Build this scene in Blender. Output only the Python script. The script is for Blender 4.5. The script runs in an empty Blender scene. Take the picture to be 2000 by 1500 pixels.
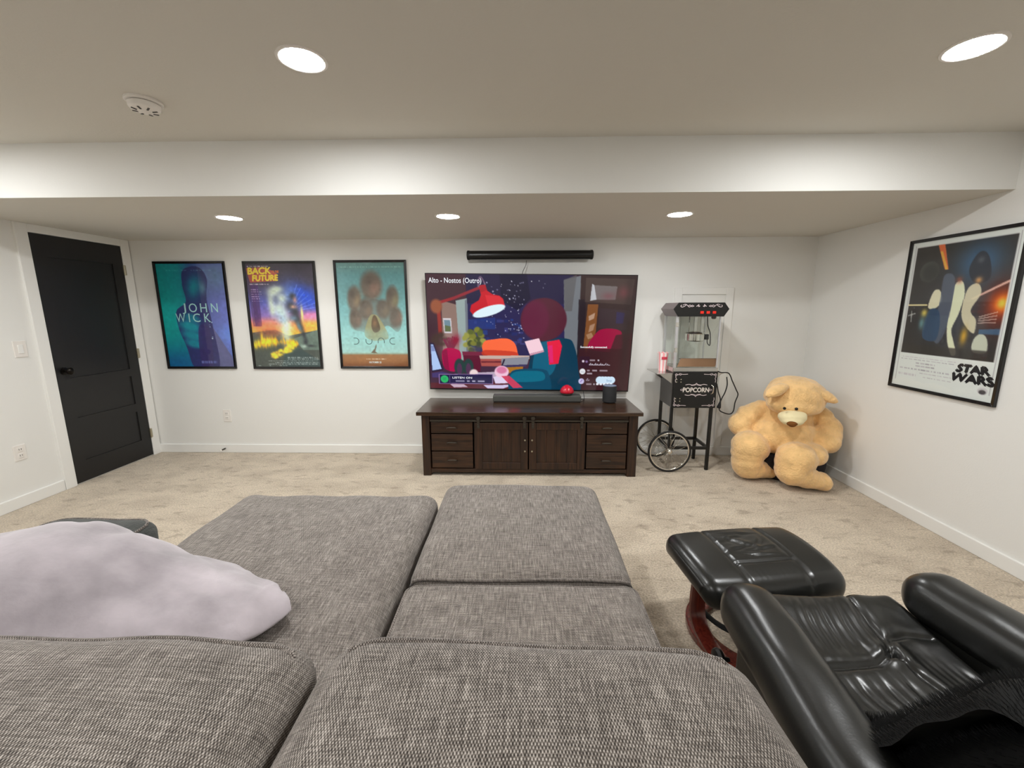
import bpy, bmesh, math, random
import numpy as np
from mathutils import Vector, Matrix, noise

random.seed(4)
rng = np.random.default_rng(7)
SC = bpy.context.scene
COL = SC.collection

# ------------------------------------------------------------------ camera, world, exposure
cam_data = bpy.data.cameras.new('camera')
cam = bpy.data.objects.new('camera', cam_data)
COL.objects.link(cam)
cam_data.sensor_width = 36.0
cam_data.lens = 36.0 * 817.88 / 2000.0
cam_data.clip_start = 0.02


def cam_matrix(yaw, pitch, roll, loc):
    f = Vector((math.sin(yaw) * math.cos(pitch), math.cos(yaw) * math.cos(pitch), -math.sin(pitch)))
    r = Vector((math.cos(yaw), -math.sin(yaw), 0))
    d = f.cross(r)
    r2 = math.cos(roll) * r + math.sin(roll) * d
    d2 = -math.sin(roll) * r + math.cos(roll) * d
    m = Matrix((r2, -d2, -f)).transposed().to_4x4()
    m.translation = loc
    return m


cam.matrix_world = cam_matrix(-0.02287, 0.17922, 0.00253, Vector((0, 0, 1.463)))
SC.camera = cam

world = bpy.data.worlds.new('world')
SC.world = world
world.use_nodes = True
world.node_tree.nodes['Background'].inputs[0].default_value = (0.9, 0.88, 0.85, 1)
world.node_tree.nodes['Background'].inputs[1].default_value = 0.05
SC.view_settings.view_transform = 'Standard'
SC.view_settings.look = 'None'
SC.view_settings.exposure = 0.0
SC.view_settings.gamma = 1.0
SC.view_settings.use_curve_mapping = False

LAMP_CEIL = 312.0       # emission of the LED discs in the high ceiling
LAMP_SOFFIT = 235.0     # emission of the LED discs in the lowered soffit
LAMP_COL = (0.985, 1.0, 1.0)

# room dimensions
XL, XR, YB, YR = -3.752, 2.730, 4.084, -2.3  # most coordinates here and below were unprojected from image pixels
ZS, ZC, YBEAM = 2.103, 2.395, 2.532


# ------------------------------------------------------------------ helpers
def lin(c):
    return tuple(((x / 255) / 12.92 if x / 255 <= 0.04045 else ((x / 255 + 0.055) / 1.055) ** 2.4) for x in c[:3])


def rgba(c):
    return (*lin(c), 1)


MATS = {}


def mk(name, col, rough=0.5, metal=0.0, spec=0.5, bump=None, var=None, coat=0.0, sheen=0.0, emit=None):
    """procedural principled material; bump=(scale,strength,distance) var=(scale,amount,stretch)"""
    m = bpy.data.materials.new(name)
    m.use_nodes = True
    nt = m.node_tree
    b = nt.nodes['Principled BSDF']
    b.inputs['Base Color'].default_value = rgba(col)
    b.inputs['Roughness'].default_value = rough
    b.inputs['Metallic'].default_value = metal
    b.inputs['Specular IOR Level'].default_value = spec
    b.inputs['Coat Weight'].default_value = coat
    b.inputs['Sheen Weight'].default_value = sheen
    if emit:
        b.inputs['Emission Color'].default_value = (*emit[0], 1)
        b.inputs['Emission Strength'].default_value = emit[1]
    tc = nt.nodes.new('ShaderNodeTexCoord')
    if var:
        mp = nt.nodes.new('ShaderNodeMapping')
        mp.inputs['Scale'].default_value = var[2] if len(var) > 2 else (1, 1, 1)
        n = nt.nodes.new('ShaderNodeTexNoise')
        n.inputs['Scale'].default_value = var[0]
        n.inputs['Detail'].default_value = 5
        r = nt.nodes.new('ShaderNodeValToRGB')
        c = lin(col)
        a = var[1]
        r.color_ramp.elements[0].position = 0.3
        r.color_ramp.elements[1].position = 0.7
        r.color_ramp.elements[0].color = (*[x * (1 - a) for x in c], 1)
        r.color_ramp.elements[1].color = (*[min(1, x * (1 + a)) for x in c], 1)
        nt.links.new(tc.outputs['Object'], mp.inputs[0])
        nt.links.new(mp.outputs[0], n.inputs['Vector'])
        nt.links.new(n.outputs['Fac'], r.inputs[0])
        nt.links.new(r.outputs[0], b.inputs['Base Color'])
    if bump:
        n2 = nt.nodes.new('ShaderNodeTexNoise')
        n2.inputs['Scale'].default_value = bump[0]
        n2.inputs['Detail'].default_value = 4
        bp = nt.nodes.new('ShaderNodeBump')
        bp.inputs['Strength'].default_value = bump[1]
        bp.inputs['Distance'].default_value = bump[2]
        nt.links.new(tc.outputs['Object'], n2.inputs['Vector'])
        nt.links.new(n2.outputs['Fac'], bp.inputs['Height'])
        nt.links.new(bp.outputs[0], b.inputs['Normal'])
    MATS[name] = m
    return m


def fabric_mat(name, dark, mid, light, laid=False):
    """heathered woven upholstery: warp and weft threads with slubs"""
    m = bpy.data.materials.new(name)
    m.use_nodes = True
    nt = m.node_tree
    N, K = nt.nodes, nt.links
    b = N['Principled BSDF']
    b.inputs['Roughness'].default_value = 0.9
    b.inputs['Specular IOR Level'].default_value = 0.2
    b.inputs['Sheen Weight'].default_value = 0.15
    tc = N.new('ShaderNodeTexCoord')
    sp = N.new('ShaderNodeSeparateXYZ')
    K.new(tc.outputs['Object'], sp.inputs[0])

    def math_(op, a, b_=None, v=None):
        n = N.new('ShaderNodeMath')
        n.operation = op
        for i, x in enumerate((a, b_)):
            if x is None:
                continue
            if isinstance(x, (int, float)):
                n.inputs[i].default_value = x
            else:
                K.new(x, n.inputs[i])
        return n.outputs[0]
    u = math_('ADD', sp.outputs[0], math_('MULTIPLY', sp.outputs[2], 0.6))
    v = math_('ADD', sp.outputs[1], sp.outputs[2])
    if laid:                         # cloth coordinates stored on the mesh, wrapped over the edges
        at = N.new('ShaderNodeAttribute')
        at.attribute_name = 'cloth'
        sp2 = N.new('ShaderNodeSeparateXYZ')
        K.new(at.outputs['Vector'], sp2.inputs[0])
        u, v = sp2.outputs[0], sp2.outputs[1]
    cb = N.new('ShaderNodeCombineXYZ')
    K.new(u, cb.inputs[0])
    K.new(v, cb.inputs[1])

    def nz(scale, det=2):
        mp = N.new('ShaderNodeMapping')
        mp.inputs['Scale'].default_value = scale
        n = N.new('ShaderNodeTexNoise')
        n.inputs['Scale'].default_value = 1
        n.inputs['Detail'].default_value = det
        K.new(cb.outputs[0], mp.inputs[0])
        K.new(mp.outputs[0], n.inputs['Vector'])
        return n.outputs['Fac']
    P = 2 * math.pi / 0.0047
    jit = nz((30, 30, 1), 1)
    ju = math_('ADD', math_('MULTIPLY', u, P), math_('MULTIPLY', jit, 1.2))
    jv = math_('ADD', math_('MULTIPLY', v, P * 0.52), math_('MULTIPLY', jit, 0.9))
    weave = math_('MULTIPLY', math_('SINE', ju), math_('SINE', jv))      # offset rows of thread dots
    warp = nz((230, 17, 1))
    weft = nz((18, 250, 1))
    cell = nz((420, 420, 1), 1)
    big = nz((7, 7, 1), 3)

    def cen(x, k):
        return math_('MULTIPLY', math_('SUBTRACT', x, 0.5), k)
    t = math_('ADD', cen(warp, 0.56), cen(weft, 0.46))
    t = math_('ADD', t, cen(cell, 0.42))
    t = math_('ADD', t, cen(big, 0.16))
    t = math_('ADD', t, math_('MULTIPLY', weave, 0.30))
    t2 = math_('ADD', t, 0.5)
    rmp = N.new('ShaderNodeValToRGB')
    e = rmp.color_ramp.elements
    e[0].position, e[0].color = 0.18, rgba(dark)
    e[1].position, e[1].color = 0.88, rgba(light)
    x = rmp.color_ramp.elements.new(0.50)
    x.color = rgba(mid)
    K.new(t2, rmp.inputs[0])
    K.new(rmp.outputs[0], b.inputs['Base Color'])
    bp = N.new('ShaderNodeBump')
    bp.inputs['Strength'].default_value = 0.45
    bp.inputs['Distance'].default_value = 0.002
    K.new(t, bp.inputs['Height'])
    K.new(bp.outputs[0], b.inputs['Normal'])
    return m


def wood_mat(name, dark, light, rough, axis=0, scale=1.0, coat=0.0):
    m = bpy.data.materials.new(name)
    m.use_nodes = True
    nt = m.node_tree
    N, K = nt.nodes, nt.links
    b = N['Principled BSDF']
    b.inputs['Roughness'].default_value = rough
    b.inputs['Coat Weight'].default_value = coat
    b.inputs['Coat Roughness'].default_value = 0.2
    tc = N.new('ShaderNodeTexCoord')
    mp = N.new('ShaderNodeMapping')
    s = [26 * scale] * 3
    s[axis] = 1.6 * scale
    mp.inputs['Scale'].default_value = s
    n = N.new('ShaderNodeTexNoise')
    n.inputs['Scale'].default_value = 1.4
    n.inputs['Detail'].default_value = 6
    n.inputs['Distortion'].default_value = 1.2
    r = N.new('ShaderNodeValToRGB')
    r.color_ramp.elements[0].position = 0.32
    r.color_ramp.elements[1].position = 0.7
    r.color_ramp.elements[0].color = rgba(dark)
    r.color_ramp.elements[1].color = rgba(light)
    K.new(tc.outputs['Object'], mp.inputs[0])
    K.new(mp.outputs[0], n.inputs['Vector'])
    K.new(n.outputs['Fac'], r.inputs[0])
    K.new(r.outputs[0], b.inputs['Base Color'])
    bp = N.new('ShaderNodeBump')
    bp.inputs['Strength'].default_value = 0.15
    bp.inputs['Distance'].default_value = 0.002
    K.new(n.outputs['Fac'], bp.inputs['Height'])
    K.new(bp.outputs[0], b.inputs['Normal'])
    return m


def glass_mat(name, tint=(1, 1, 1), refl=0.06):
    m = bpy.data.materials.new(name)
    m.use_nodes = True
    nt = m.node_tree
    N, K = nt.nodes, nt.links
    N.remove(N['Principled BSDF'])
    out = N['Material Output']
    tr = N.new('ShaderNodeBsdfTransparent')
    tr.inputs[0].default_value = (*tint, 1)
    gl = N.new('ShaderNodeBsdfGlossy')
    gl.inputs['Roughness'].default_value = 0.03
    fr = N.new('ShaderNodeFresnel')
    fr.inputs[0].default_value = 1.45
    mx = N.new('ShaderNodeMixShader')
    ge = N.new('ShaderNodeNewGeometry')
    inv = N.new('ShaderNodeMath')
    inv.operation = 'SUBTRACT'
    inv.inputs[0].default_value = 1.0
    K.new(ge.outputs['Backfacing'], inv.inputs[1])
    fm = N.new('ShaderNodeMath')
    fm.operation = 'MULTIPLY'
    K.new(fr.outputs[0], fm.inputs[0])
    K.new(inv.outputs[0], fm.inputs[1])
    K.new(fm.outputs[0], mx.inputs[0])
    K.new(tr.outputs[0], mx.inputs[1])
    K.new(gl.outputs[0], mx.inputs[2])
    K.new(mx.outputs[0], out.inputs[0])
    return m


def print_mat(name, emission=0.0, rough=0.6):
    """flat print or screen picture carried by the mesh colour attribute"""
    m = bpy.data.materials.new(name)
    m.use_nodes = True
    nt = m.node_tree
    b = nt.nodes['Principled BSDF']
    a = nt.nodes.new('ShaderNodeVertexColor')
    a.layer_name = 'pigment'
    b.inputs['Roughness'].default_value = rough
    if emission:
        b.inputs['Base Color'].default_value = (0.004, 0.004, 0.004, 1)
        nt.links.new(a.outputs[0], b.inputs['Emission Color'])
        b.inputs['Emission Strength'].default_value = emission
    else:
        nt.links.new(a.outputs[0], b.inputs['Base Color'])
    return m


ORG = {}


def tag(o, label=None, cat=None, group=None, kind=None):
    if label:
        o['label'] = label
    if cat:
        o['category'] = cat
    if group:
        o['group'] = group
    if kind:
        o['kind'] = kind
    return o


def thing(name, loc, label, cat, group=None, rot=None):
    o = bpy.data.objects.new(name, None)
    COL.objects.link(o)
    o.empty_display_size = 0.05
    o.location = loc
    ORG[o.name] = Vector(loc)
    if rot is not None:
        o.rotation_euler = rot
        ORG[o.name] = Vector((0, 0, 0))
    return tag(o, label, cat, group)


class MB:
    """collects shapes in world (or thing-local) coordinates and links them as one mesh object"""

    def __init__(self):
        self.v, self.f, self.mi = [], [], []

    def add(self, vs, fs, mi=0):
        k = len(self.v)
        self.v += [tuple(x) for x in vs]
        self.f += [tuple(i + k for i in f) for f in fs]
        self.mi += [mi] * len(fs)
        return self

    def box(self, x0, x1, y0, y1, z0, z1, mi=0, mat=None):
        vs = [(x, y, z) for z in (z0, z1) for y in (y0, y1) for x in (x0, x1)]
        if mat is not None:
            vs = [mat @ Vector(p) for p in vs]
        return self.add(vs, [(0, 2, 3, 1), (4, 5, 7, 6), (0, 1, 5, 4), (2, 6, 7, 3), (0, 4, 6, 2), (1, 3, 7, 5)], mi)

    def bar(self, a, b, w, d, up=(0, 0, 1), mi=0):
        a, b = Vector(a), Vector(b)
        t = (b - a).normalized()
        u = Vector(up)
        if abs(t.dot(u)) > 0.98:
            u = Vector((0, 1, 0))
        s = t.cross(u).normalized()
        n = s.cross(t).normalized()
        vs = [p + s * i * w / 2 + n * j * d / 2 for p in (a, b) for i, j in ((-1, -1), (1, -1), (1, 1), (-1, 1))]
        return self.add(vs, [(3, 2, 1, 0), (4, 5, 6, 7), (0, 1, 5, 4), (1, 2, 6, 5), (2, 3, 7, 6), (3, 0, 4, 7)], mi)

    def sweep(self, pts, radii, n=12, closed=False, up=(0, 0, 1), caps=True, prof=None, mi=0):
        pts = [Vector(p) for p in pts]
        m = len(pts)
        if isinstance(radii, (int, float)):
            radii = [(radii, radii)] * m
        radii = [(r, r) if isinstance(r, (int, float)) else r for r in radii]
        U = Vector(up)
        vs = []
        ps = None
        for i, p in enumerate(pts):
            if closed:
                t = pts[(i + 1) % m] - pts[i - 1]
            else:
                t = pts[min(i + 1, m - 1)] - pts[max(i - 1, 0)]
            t.normalize()
            if ps is None or abs(t.dot(U)) < 0.9:
                s = t.cross(U)
                if s.length < 0.05:
                    s = t.cross(Vector((0, 1, 0.01))) if ps is None else ps - t * ps.dot(t)
            else:
                s = ps - t * ps.dot(t)
            s.normalize()
            if ps is not None and s.dot(ps) < 0:
                s = -s
            ps = s
            q = s.cross(t).normalized()
            a, b = radii[i]
            for k in range(n):
                th = 2 * math.pi * k / n
                c, sn = math.cos(th), math.sin(th)
                if prof:
                    c, sn = prof(c, sn)
                vs.append(p + s * a * c + q * b * sn)
        fs = []
        for i in range(m if closed else m - 1):
            j = (i + 1) % m
            for k in range(n):
                l = (k + 1) % n
                fs.append((i * n + k, i * n + l, j * n + l, j * n + k))
        if not closed and caps:
            fs.append(tuple(range(n - 1, -1, -1)))
            fs.append(tuple(range((m - 1) * n, m * n)))
        return self.add(vs, fs, mi)

    def lathe(self, prof, c, n=28, axis='z', mi=0):
        vs, fs = [], []
        for r, h in prof:
            for k in range(n):
                th = 2 * math.pi * k / n
                a, b = r * math.cos(th), r * math.sin(th)
                p = {'z': (a, b, h), 'y': (a, h, b), 'x': (h, a, b)}[axis]
                vs.append(Vector(c) + Vector(p))
        for i in range(len(prof) - 1):
            for k in range(n):
                l = (k + 1) % n
                fs.append((i * n + k, i * n + l, (i + 1) * n + l, (i + 1) * n + k))
        fs.append(tuple(range(n - 1, -1, -1)))
        fs.append(tuple(range((len(prof) - 1) * n, len(prof) * n)))
        return self.add(vs, fs, mi)

    def prism(self, poly, fn, h0, h1, mi=0):
        """poly 2D points, fn(a,b,h)->3D"""
        n = len(poly)
        vs = [fn(a, b, h0) for a, b in poly] + [fn(a, b, h1) for a, b in poly]
        fs = [tuple(range(n - 1, -1, -1)), tuple(range(n, 2 * n))]
        fs += [(i, (i + 1) % n, n + (i + 1) % n, n + i) for i in range(n)]
        return self.add(vs, fs, mi)

    def grid(self, nu, nv, fn, mi=0):
        vs = [fn(i / nu, j / nv) for j in range(nv + 1) for i in range(nu + 1)]
        fs = [(j * (nu + 1) + i, j * (nu + 1) + i + 1, (j + 1) * (nu + 1) + i + 1, (j + 1) * (nu + 1) + i)
              for j in range(nv) for i in range(nu)]
        return self.add(vs, fs, mi)

    def build(self, name, mat, parent=None, smooth=False, bevel=0.0, seg=2, weld=False, sub=0, angle=None, fix=True):
        me = bpy.data.meshes.new(name)
        o0 = ORG.get(parent.name, Vector((0, 0, 0))) if parent else Vector((0, 0, 0))
        vs = [(x - o0.x, y - o0.y, z - o0.z) for x, y, z in self.v]
        me.from_pydata(vs, [], self.f)
        mats = mat if isinstance(mat, (list, tuple)) else [mat]
        for m in mats:
            me.materials.append(m)
        if len(mats) > 1:
            me.polygons.foreach_set('material_index', self.mi)
        if weld or fix:
            bm = bmesh.new()
            bm.from_mesh(me)
            if weld:
                bmesh.ops.remove_doubles(bm, verts=bm.verts, dist=1e-5)
            bmesh.ops.recalc_face_normals(bm, faces=bm.faces)
            bm.to_mesh(me)
            bm.free()
        if smooth:
            me.polygons.foreach_set('use_smooth', [True] * len(me.polygons))
            if angle:
                me.set_sharp_from_angle(angle=math.radians(angle))
        me.update()
        o = bpy.data.objects.new(name, me)
        COL.objects.link(o)
        if parent:
            o.parent = parent
            ORG[o.name] = o0
        if bevel:
            bv = o.modifiers.new('bevel', 'BEVEL')
            bv.width = bevel
            bv.segments = seg
            bv.limit_method = 'ANGLE'
            bv.angle_limit = math.radians(40)
        if sub:
            s = o.modifiers.new('sub', 'SUBSURF')
            s.levels = s.render_levels = sub
        return o


def smoothpath(pts, per=8, closed=False):
    pts = [Vector(p) for p in pts]
    n = len(pts)
    out = []
    rngi = range(n if closed else n - 1)
    for i in rngi:
        g = (lambda k: pts[k % n]) if closed else (lambda k: pts[max(0, min(n - 1, k))])
        p0, p1, p2, p3 = g(i - 1), g(i), g(i + 1), g(i + 2)
        for k in range(per):
            t = k / per
            out.append(0.5 * ((2 * p1) + (p2 - p0) * t + (2 * p0 - 5 * p1 + 4 * p2 - p3) * t * t
                              + (3 * p1 - p0 - 3 * p2 + p3) * t ** 3))
    if not closed:
        out.append(pts[-1])
    return out


def soft_box(mb, x0, x1, y0, y1, z0, z1, r, crown=0.0, nz_amp=0.0, nz_scale=4.0, n=26, seed=0.0, fn=None, mi=0):
    """upholstered block: rounded edges, domed top, slight unevenness"""
    r = (r, r, r) if isinstance(r, (int, float)) else r
    h = ((x1 - x0) / 2, (y1 - y0) / 2, (z1 - z0) / 2)
    c = Vector(((x0 + x1) / 2, (y0 + y1) / 2, (z0 + z1) / 2))

    def ticks(hh, rr, k):
        e = [-hh + rr * (1 - math.cos(a * math.pi / 10)) for a in range(0, 5)]
        mid = list(np.linspace(-hh + rr, hh - rr, k))
        return e + mid + [-x for x in reversed(e)]
    T = [ticks(h[i], min(r[i], h[i] * 0.98), n if i < 2 else 4) for i in range(3)]

    def mp(p):
        q = []
        d = []
        for i in range(3):
            ri = min(r[i], h[i] * 0.98)
            k = max(-(h[i] - ri), min(h[i] - ri, p[i]))
            q.append(k)
            d.append((p[i] - k) / ri)
        L = math.sqrt(sum(x * x for x in d))
        if L > 1e-9:
            mx = max(abs(x) for x in d)
            s = mx / L
            d = [x * s for x in d]
        P = Vector([q[i] + d[i] * min(r[i], h[i] * 0.98) for i in range(3)])
        ux, uy = P.x / h[0], P.y / h[1]
        w = (P.z / h[2] + 1) / 2
        P.z += crown * (1 - ux * ux) * (1 - uy * uy) * w
        if nz_amp:
            nv = noise.noise((P + c) * nz_scale + Vector((seed, seed * 2, 0)))
            nd = noise.noise((P + c) * nz_scale * 0.6 + Vector((9 + seed, 3, 5)))
            P += Vector((nd * 0.6 * nz_amp, nv * 0.6 * nz_amp, nv * nz_amp * w))
        P += c
        return fn(P) if fn else P
    for ax in range(3):
        a, b = [i for i in range(3) if i != ax]
        for s in (-1, 1):
            vs, fs = [], []
            A, B = T[a], T[b]
            for jb in B:
                for ia in A:
                    p = [0, 0, 0]
                    p[a], p[b], p[ax] = ia, jb, s * h[ax]
                    vs.append(mp(p))
            na = len(A)
            for j in range(len(B) - 1):
                for i in range(na - 1):
                    fs.append((j * na + i, j * na + i + 1, (j + 1) * na + i + 1, (j + 1) * na + i))
            mb.add(vs, fs, mi)
    return mb


def rrect(x0, x1, y0, y1, r, z, n=6, fn=None):
    out = []
    for cx, cy, a0 in ((x1 - r, y1 - r, 0), (x0 + r, y1 - r, 90), (x0 + r, y0 + r, 180), (x1 - r, y0 + r, 270)):
        for k in range(n + 1):
            a = math.radians(a0 + 90 * k / n)
            out.append(Vector((cx + r * math.cos(a), cy + r * math.sin(a), z)))
    # densify straight runs
    res = []
    for i, p in enumerate(out):
        q = out[(i + 1) % len(out)]
        k = max(1, int((q - p).length / 0.05))
        for j in range(k):
            res.append(p.lerp(q, j / k))
    return [fn(p) for p in res] if fn else res


class Plane2D:
    """a flat sheet in the room: origin = top-left corner, ex to the right, ey down (metres)"""

    def __init__(self, o, ex, ey):
        self.o, self.ex, self.ey = Vector(o), Vector(ex).normalized(), Vector(ey).normalized()
        self.n = self.ey.cross(self.ex).normalized()   # towards the viewer

    def __call__(self, x, y, h=0.0):
        return self.o + self.ex * x + self.ey * y + self.n * h


def text_tris(s):
    cu = bpy.data.curves.new('lettering', 'FONT')
    cu.body = s
    cu.resolution_u = 3
    ob = bpy.data.objects.new('lettering', cu)
    COL.objects.link(ob)
    dg = bpy.context.evaluated_depsgraph_get()
    me = bpy.data.meshes.new_from_object(ob.evaluated_get(dg))
    vs = [v.co.copy() for v in me.vertices]
    fs = [tuple(p.vertices) for p in me.polygons]
    bpy.data.objects.remove(ob)
    bpy.data.curves.remove(cu)
    bpy.data.meshes.remove(me)
    return vs, fs


def lettering(s, pl, x0, y0, x1, y1, mat, parent, h=0.001, name='lettering', warp=None, bold=0.0):
    vs, fs = text_tris(s)
    xs = [v.x for v in vs]
    ys = [v.y for v in vs]
    a0, a1, b0, b1 = min(xs), max(xs), min(ys), max(ys)
    mb = MB()
    offs = [(0, 0)] if not bold else [(0, 0), (bold, 0), (-bold, 0), (0, bold), (0, -bold)]
    for k, (dx, dy) in enumerate(offs):
        pts = []
        for v in vs:
            u = (v.x - a0) / (a1 - a0)
            w = (v.y - b0) / (b1 - b0)
            x, y = x0 + u * (x1 - x0), y1 + w * (y0 - y1)
            if warp:
                x, y = warp(x, y)
            pts.append(pl(x + dx, y + dy, h + k * 0.00004))
        mb.add(pts, fs)
    return mb.build(name, mat, parent, fix=False)


# ------------------------------------------------------------------ small numpy painter for flat prints
class Art:
    def __init__(self, w, h, aspect):
        self.w, self.h = w, h
        u, v = np.meshgrid(np.linspace(0, 1, w), np.linspace(0, 1, h))
        self.u, self.v, self.asp = u, v, aspect       # aspect = width / height in metres
        self.c = np.zeros((h, w, 3))

    def mix(self, m, col):
        m = np.clip(m, 0, 1)[..., None]
        self.c = self.c * (1 - m) + np.array(col, float) * m

    def fill(self, col):
        self.c[:] = col

    def grad(self, stops, axis='v'):
        t = self.v if axis == 'v' else self.u
        p = [s[0] for s in stops]
        for k in range(3):
            self.c[..., k] = np.interp(t, p, [s[1][k] for s in stops])

    def ell(self, cu, cv, ru, rv, col, soft=0.08, rot=0.0, a=1.0):
        du, dv = (self.u - cu) * self.asp, self.v - cv
        c, s = math.cos(rot), math.sin(rot)
        x, y = (du * c + dv * s) / (ru * self.asp), (-du * s + dv * c) / rv
        d = np.sqrt(x * x + y * y)
        self.mix(a * np.clip((1 + soft - d) / (2 * soft), 0, 1), col)

    def glow(self, cu, cv, ru, rv, col, a=1.0, rot=0.0):
        du, dv = (self.u - cu) * self.asp, self.v - cv
        c, s = math.cos(rot), math.sin(rot)
        x, y = (du * c + dv * s) / (ru * self.asp), (-du * s + dv * c) / rv
        self.mix(a * np.exp(-(x * x + y * y)), col)

    def poly(self, pts, col, a=1.0):
        P = np.array(pts, float)
        acc = np.zeros_like(self.u)
        for ou, ov in ((-.25, -.25), (.25, -.25), (-.25, .25), (.25, .25)):
            U, V = self.u + ou / self.w, self.v + ov / self.h
            ins = np.zeros(U.shape, bool)
            j = len(P) - 1
            for i in range(len(P)):
                xi, yi, xj, yj = *P[i], *P[j]
                cr = ((yi > V) != (yj > V)) & (U < (xj - xi) * (V - yi) / (yj - yi + 1e-12) + xi)
                ins ^= cr
                j = i
            acc += ins / 4
        self.mix(acc * a, col)

    def curve(self, pts, col, a=1.0, per=8):
        self.poly([(p.x, p.y) for p in smoothpath([(x, y, 0) for x, y in pts], per, True)], col, a)

    def line(self, p, q, wd, col, a=1.0):
        P, Q = np.array([p[0] * self.asp, p[1]]), np.array([q[0] * self.asp, q[1]])
        X = np.stack([self.u * self.asp, self.v], -1)
        d = Q - P
        t = np.clip(((X - P) @ d) / (d @ d), 0, 1)
        dist = np.linalg.norm(X - (P + t[..., None] * d), axis=-1)
        self.mix(a * np.clip((wd - dist) / (wd * 0.5) + 0.5, 0, 1), col)

    def specks(self, n, u0, u1, v0, v1, col, r=0.004, a=1.0):
        for _ in range(n):
            self.ell(rng.uniform(u0, u1), rng.uniform(v0, v1), r * rng.uniform(.5, 1.2) / self.asp, r * rng.uniform(.5, 1.2), col, 0.5, a=a * rng.uniform(.4, 1))

    def smalltext(self, u0, u1, v, hgt, col, a=0.7, dens=0.65):
        """line of print too small to read"""
        u = u0
        while u < u1:
            L = rng.uniform(0.012, 0.05)
            if rng.random() < dens + 0.2:
                self.mix(a * rng.uniform(.6, 1) * ((self.u > u) & (self.u < min(u1, u + L)) & (abs(self.v - v) < hgt / 2)), col)
            u += L + 0.012

    def mottle(self, amp, scale, su=1.0):
        nu, nv = int(scale * su) + 2, int(scale / self.asp) + 2
        g = rng.normal(0, 1, (nv, nu))
        x = self.u * (nu - 1.001)
        y = self.v * (nv - 1.001)
        xi, yi = x.astype(int), y.astype(int)
        fx, fy = x - xi, y - yi
        fx, fy = fx * fx * (3 - 2 * fx), fy * fy * (3 - 2 * fy)
        z = (g[yi, xi] * (1 - fx) + g[yi, xi + 1] * fx) * (1 - fy) + (g[yi + 1, xi] * (1 - fx) + g[yi + 1, xi + 1] * fx) * fy
        self.c = np.clip(self.c * (1 + amp * z[..., None]), 0, 255)

    def sheet(self, name, pl, x0, y0, x1, y1, mat, parent, h=0.0, gain=1.0):
        w, hh = self.w, self.h
        o0 = ORG.get(parent.name, Vector((0, 0, 0)))
        X = x0 + self.u.ravel() * (x1 - x0)
        Y = y0 + self.v.ravel() * (y1 - y0)
        co = (np.array(pl.o - o0)[None] + X[:, None] * np.array(pl.ex)[None] + Y[:, None] * np.array(pl.ey)[None]
              + h * np.array(pl.n)[None])
        idx = np.arange(w * hh).reshape(hh, w)
        quads = np.stack([idx[:-1, :-1], idx[1:, :-1], idx[1:, 1:], idx[:-1, 1:]], -1).reshape(-1, 4)
        me = bpy.data.meshes.new(name)
        me.vertices.add(len(co))
        me.vertices.foreach_set('co', co.astype(np.float32).ravel())
        me.loops.add(quads.size)
        me.loops.foreach_set('vertex_index', quads.astype(np.int32).ravel())
        me.polygons.add(len(quads))
        me.polygons.foreach_set('loop_start', np.arange(0, quads.size, 4, dtype=np.int32))
        me.update(calc_edges=True)
        s = np.clip(self.c, 0, 255) / 255
        L = np.where(s <= 0.04045, s / 12.92, ((s + 0.055) / 1.055) ** 2.4).reshape(-1, 3)
        L = np.minimum(L * gain, 0.88 if gain != 1 else 1.0)
        at = me.color_attributes.new('pigment', 'FLOAT_COLOR', 'POINT')
        at.data.foreach_set('color', np.concatenate([L, np.ones((len(L), 1))], 1).astype(np.float32).ravel())
        me.materials.append(mat)
        ob = bpy.data.objects.new(name, me)
        COL.objects.link(ob)
        ob.parent = parent
        ORG[ob.name] = o0
        return ob


# ------------------------------------------------------------------ materials
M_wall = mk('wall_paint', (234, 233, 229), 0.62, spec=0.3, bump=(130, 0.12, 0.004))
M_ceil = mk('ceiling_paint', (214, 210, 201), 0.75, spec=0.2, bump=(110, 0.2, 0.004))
M_trim = mk('trim_paint', (238, 237, 233), 0.38, spec=0.4)
M_plastic_w = mk('white_plastic', (235, 230, 224), 0.35)
M_door = mk('door_paint', (31, 30, 30), 0.42, spec=0.4, bump=(60, 0.06, 0.003))
M_black = mk('black_satin', (14, 13, 14), 0.35)
M_blackmatte = mk('black_matte', (16, 16, 17), 0.7)
M_knob = mk('aged_bronze', (30, 26, 22), 0.3, metal=0.8)
M_nickel = mk('satin_nickel', (190, 182, 160), 0.35, metal=0.9)
M_steel = mk('brushed_steel', (196, 194, 190), 0.25, metal=1.0, bump=(200, 0.05, 0.001))
M_chrome = mk('chrome', (225, 222, 216), 0.12, metal=1.0)
M_alu = mk('aluminium_corner', (205, 205, 208), 0.3, metal=0.7)
M_iron = mk('dark_iron', (74, 68, 60), 0.5, metal=0.6)
M_walnut_x = wood_mat('dark_walnut_lengthwise', (30, 17, 9), (70, 43, 24), 0.42, axis=0)
M_walnut_z = wood_mat('dark_walnut_upright', (28, 15, 8), (66, 39, 21), 0.45, axis=2)
M_walnut_top = wood_mat('dark_walnut_polished', (38, 24, 15), (74, 52, 36), 0.24, axis=0, coat=0.3)
M_cherry = wood_mat('cherry_bentwood', (74, 22, 16), (116, 44, 30), 0.25, axis=2, coat=0.5)
M_fabric = fabric_mat('grey_tweed', (46, 41, 38), (110, 102, 95), (206, 197, 189), laid=True)
M_piping = fabric_mat('grey_tweed_piping', (44, 39, 37), (102, 94, 88), (190, 180, 172))
M_fabric_dk = fabric_mat('charcoal_tweed', (30, 31, 31), (62, 64, 62), (112, 113, 108), laid=True)
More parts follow.
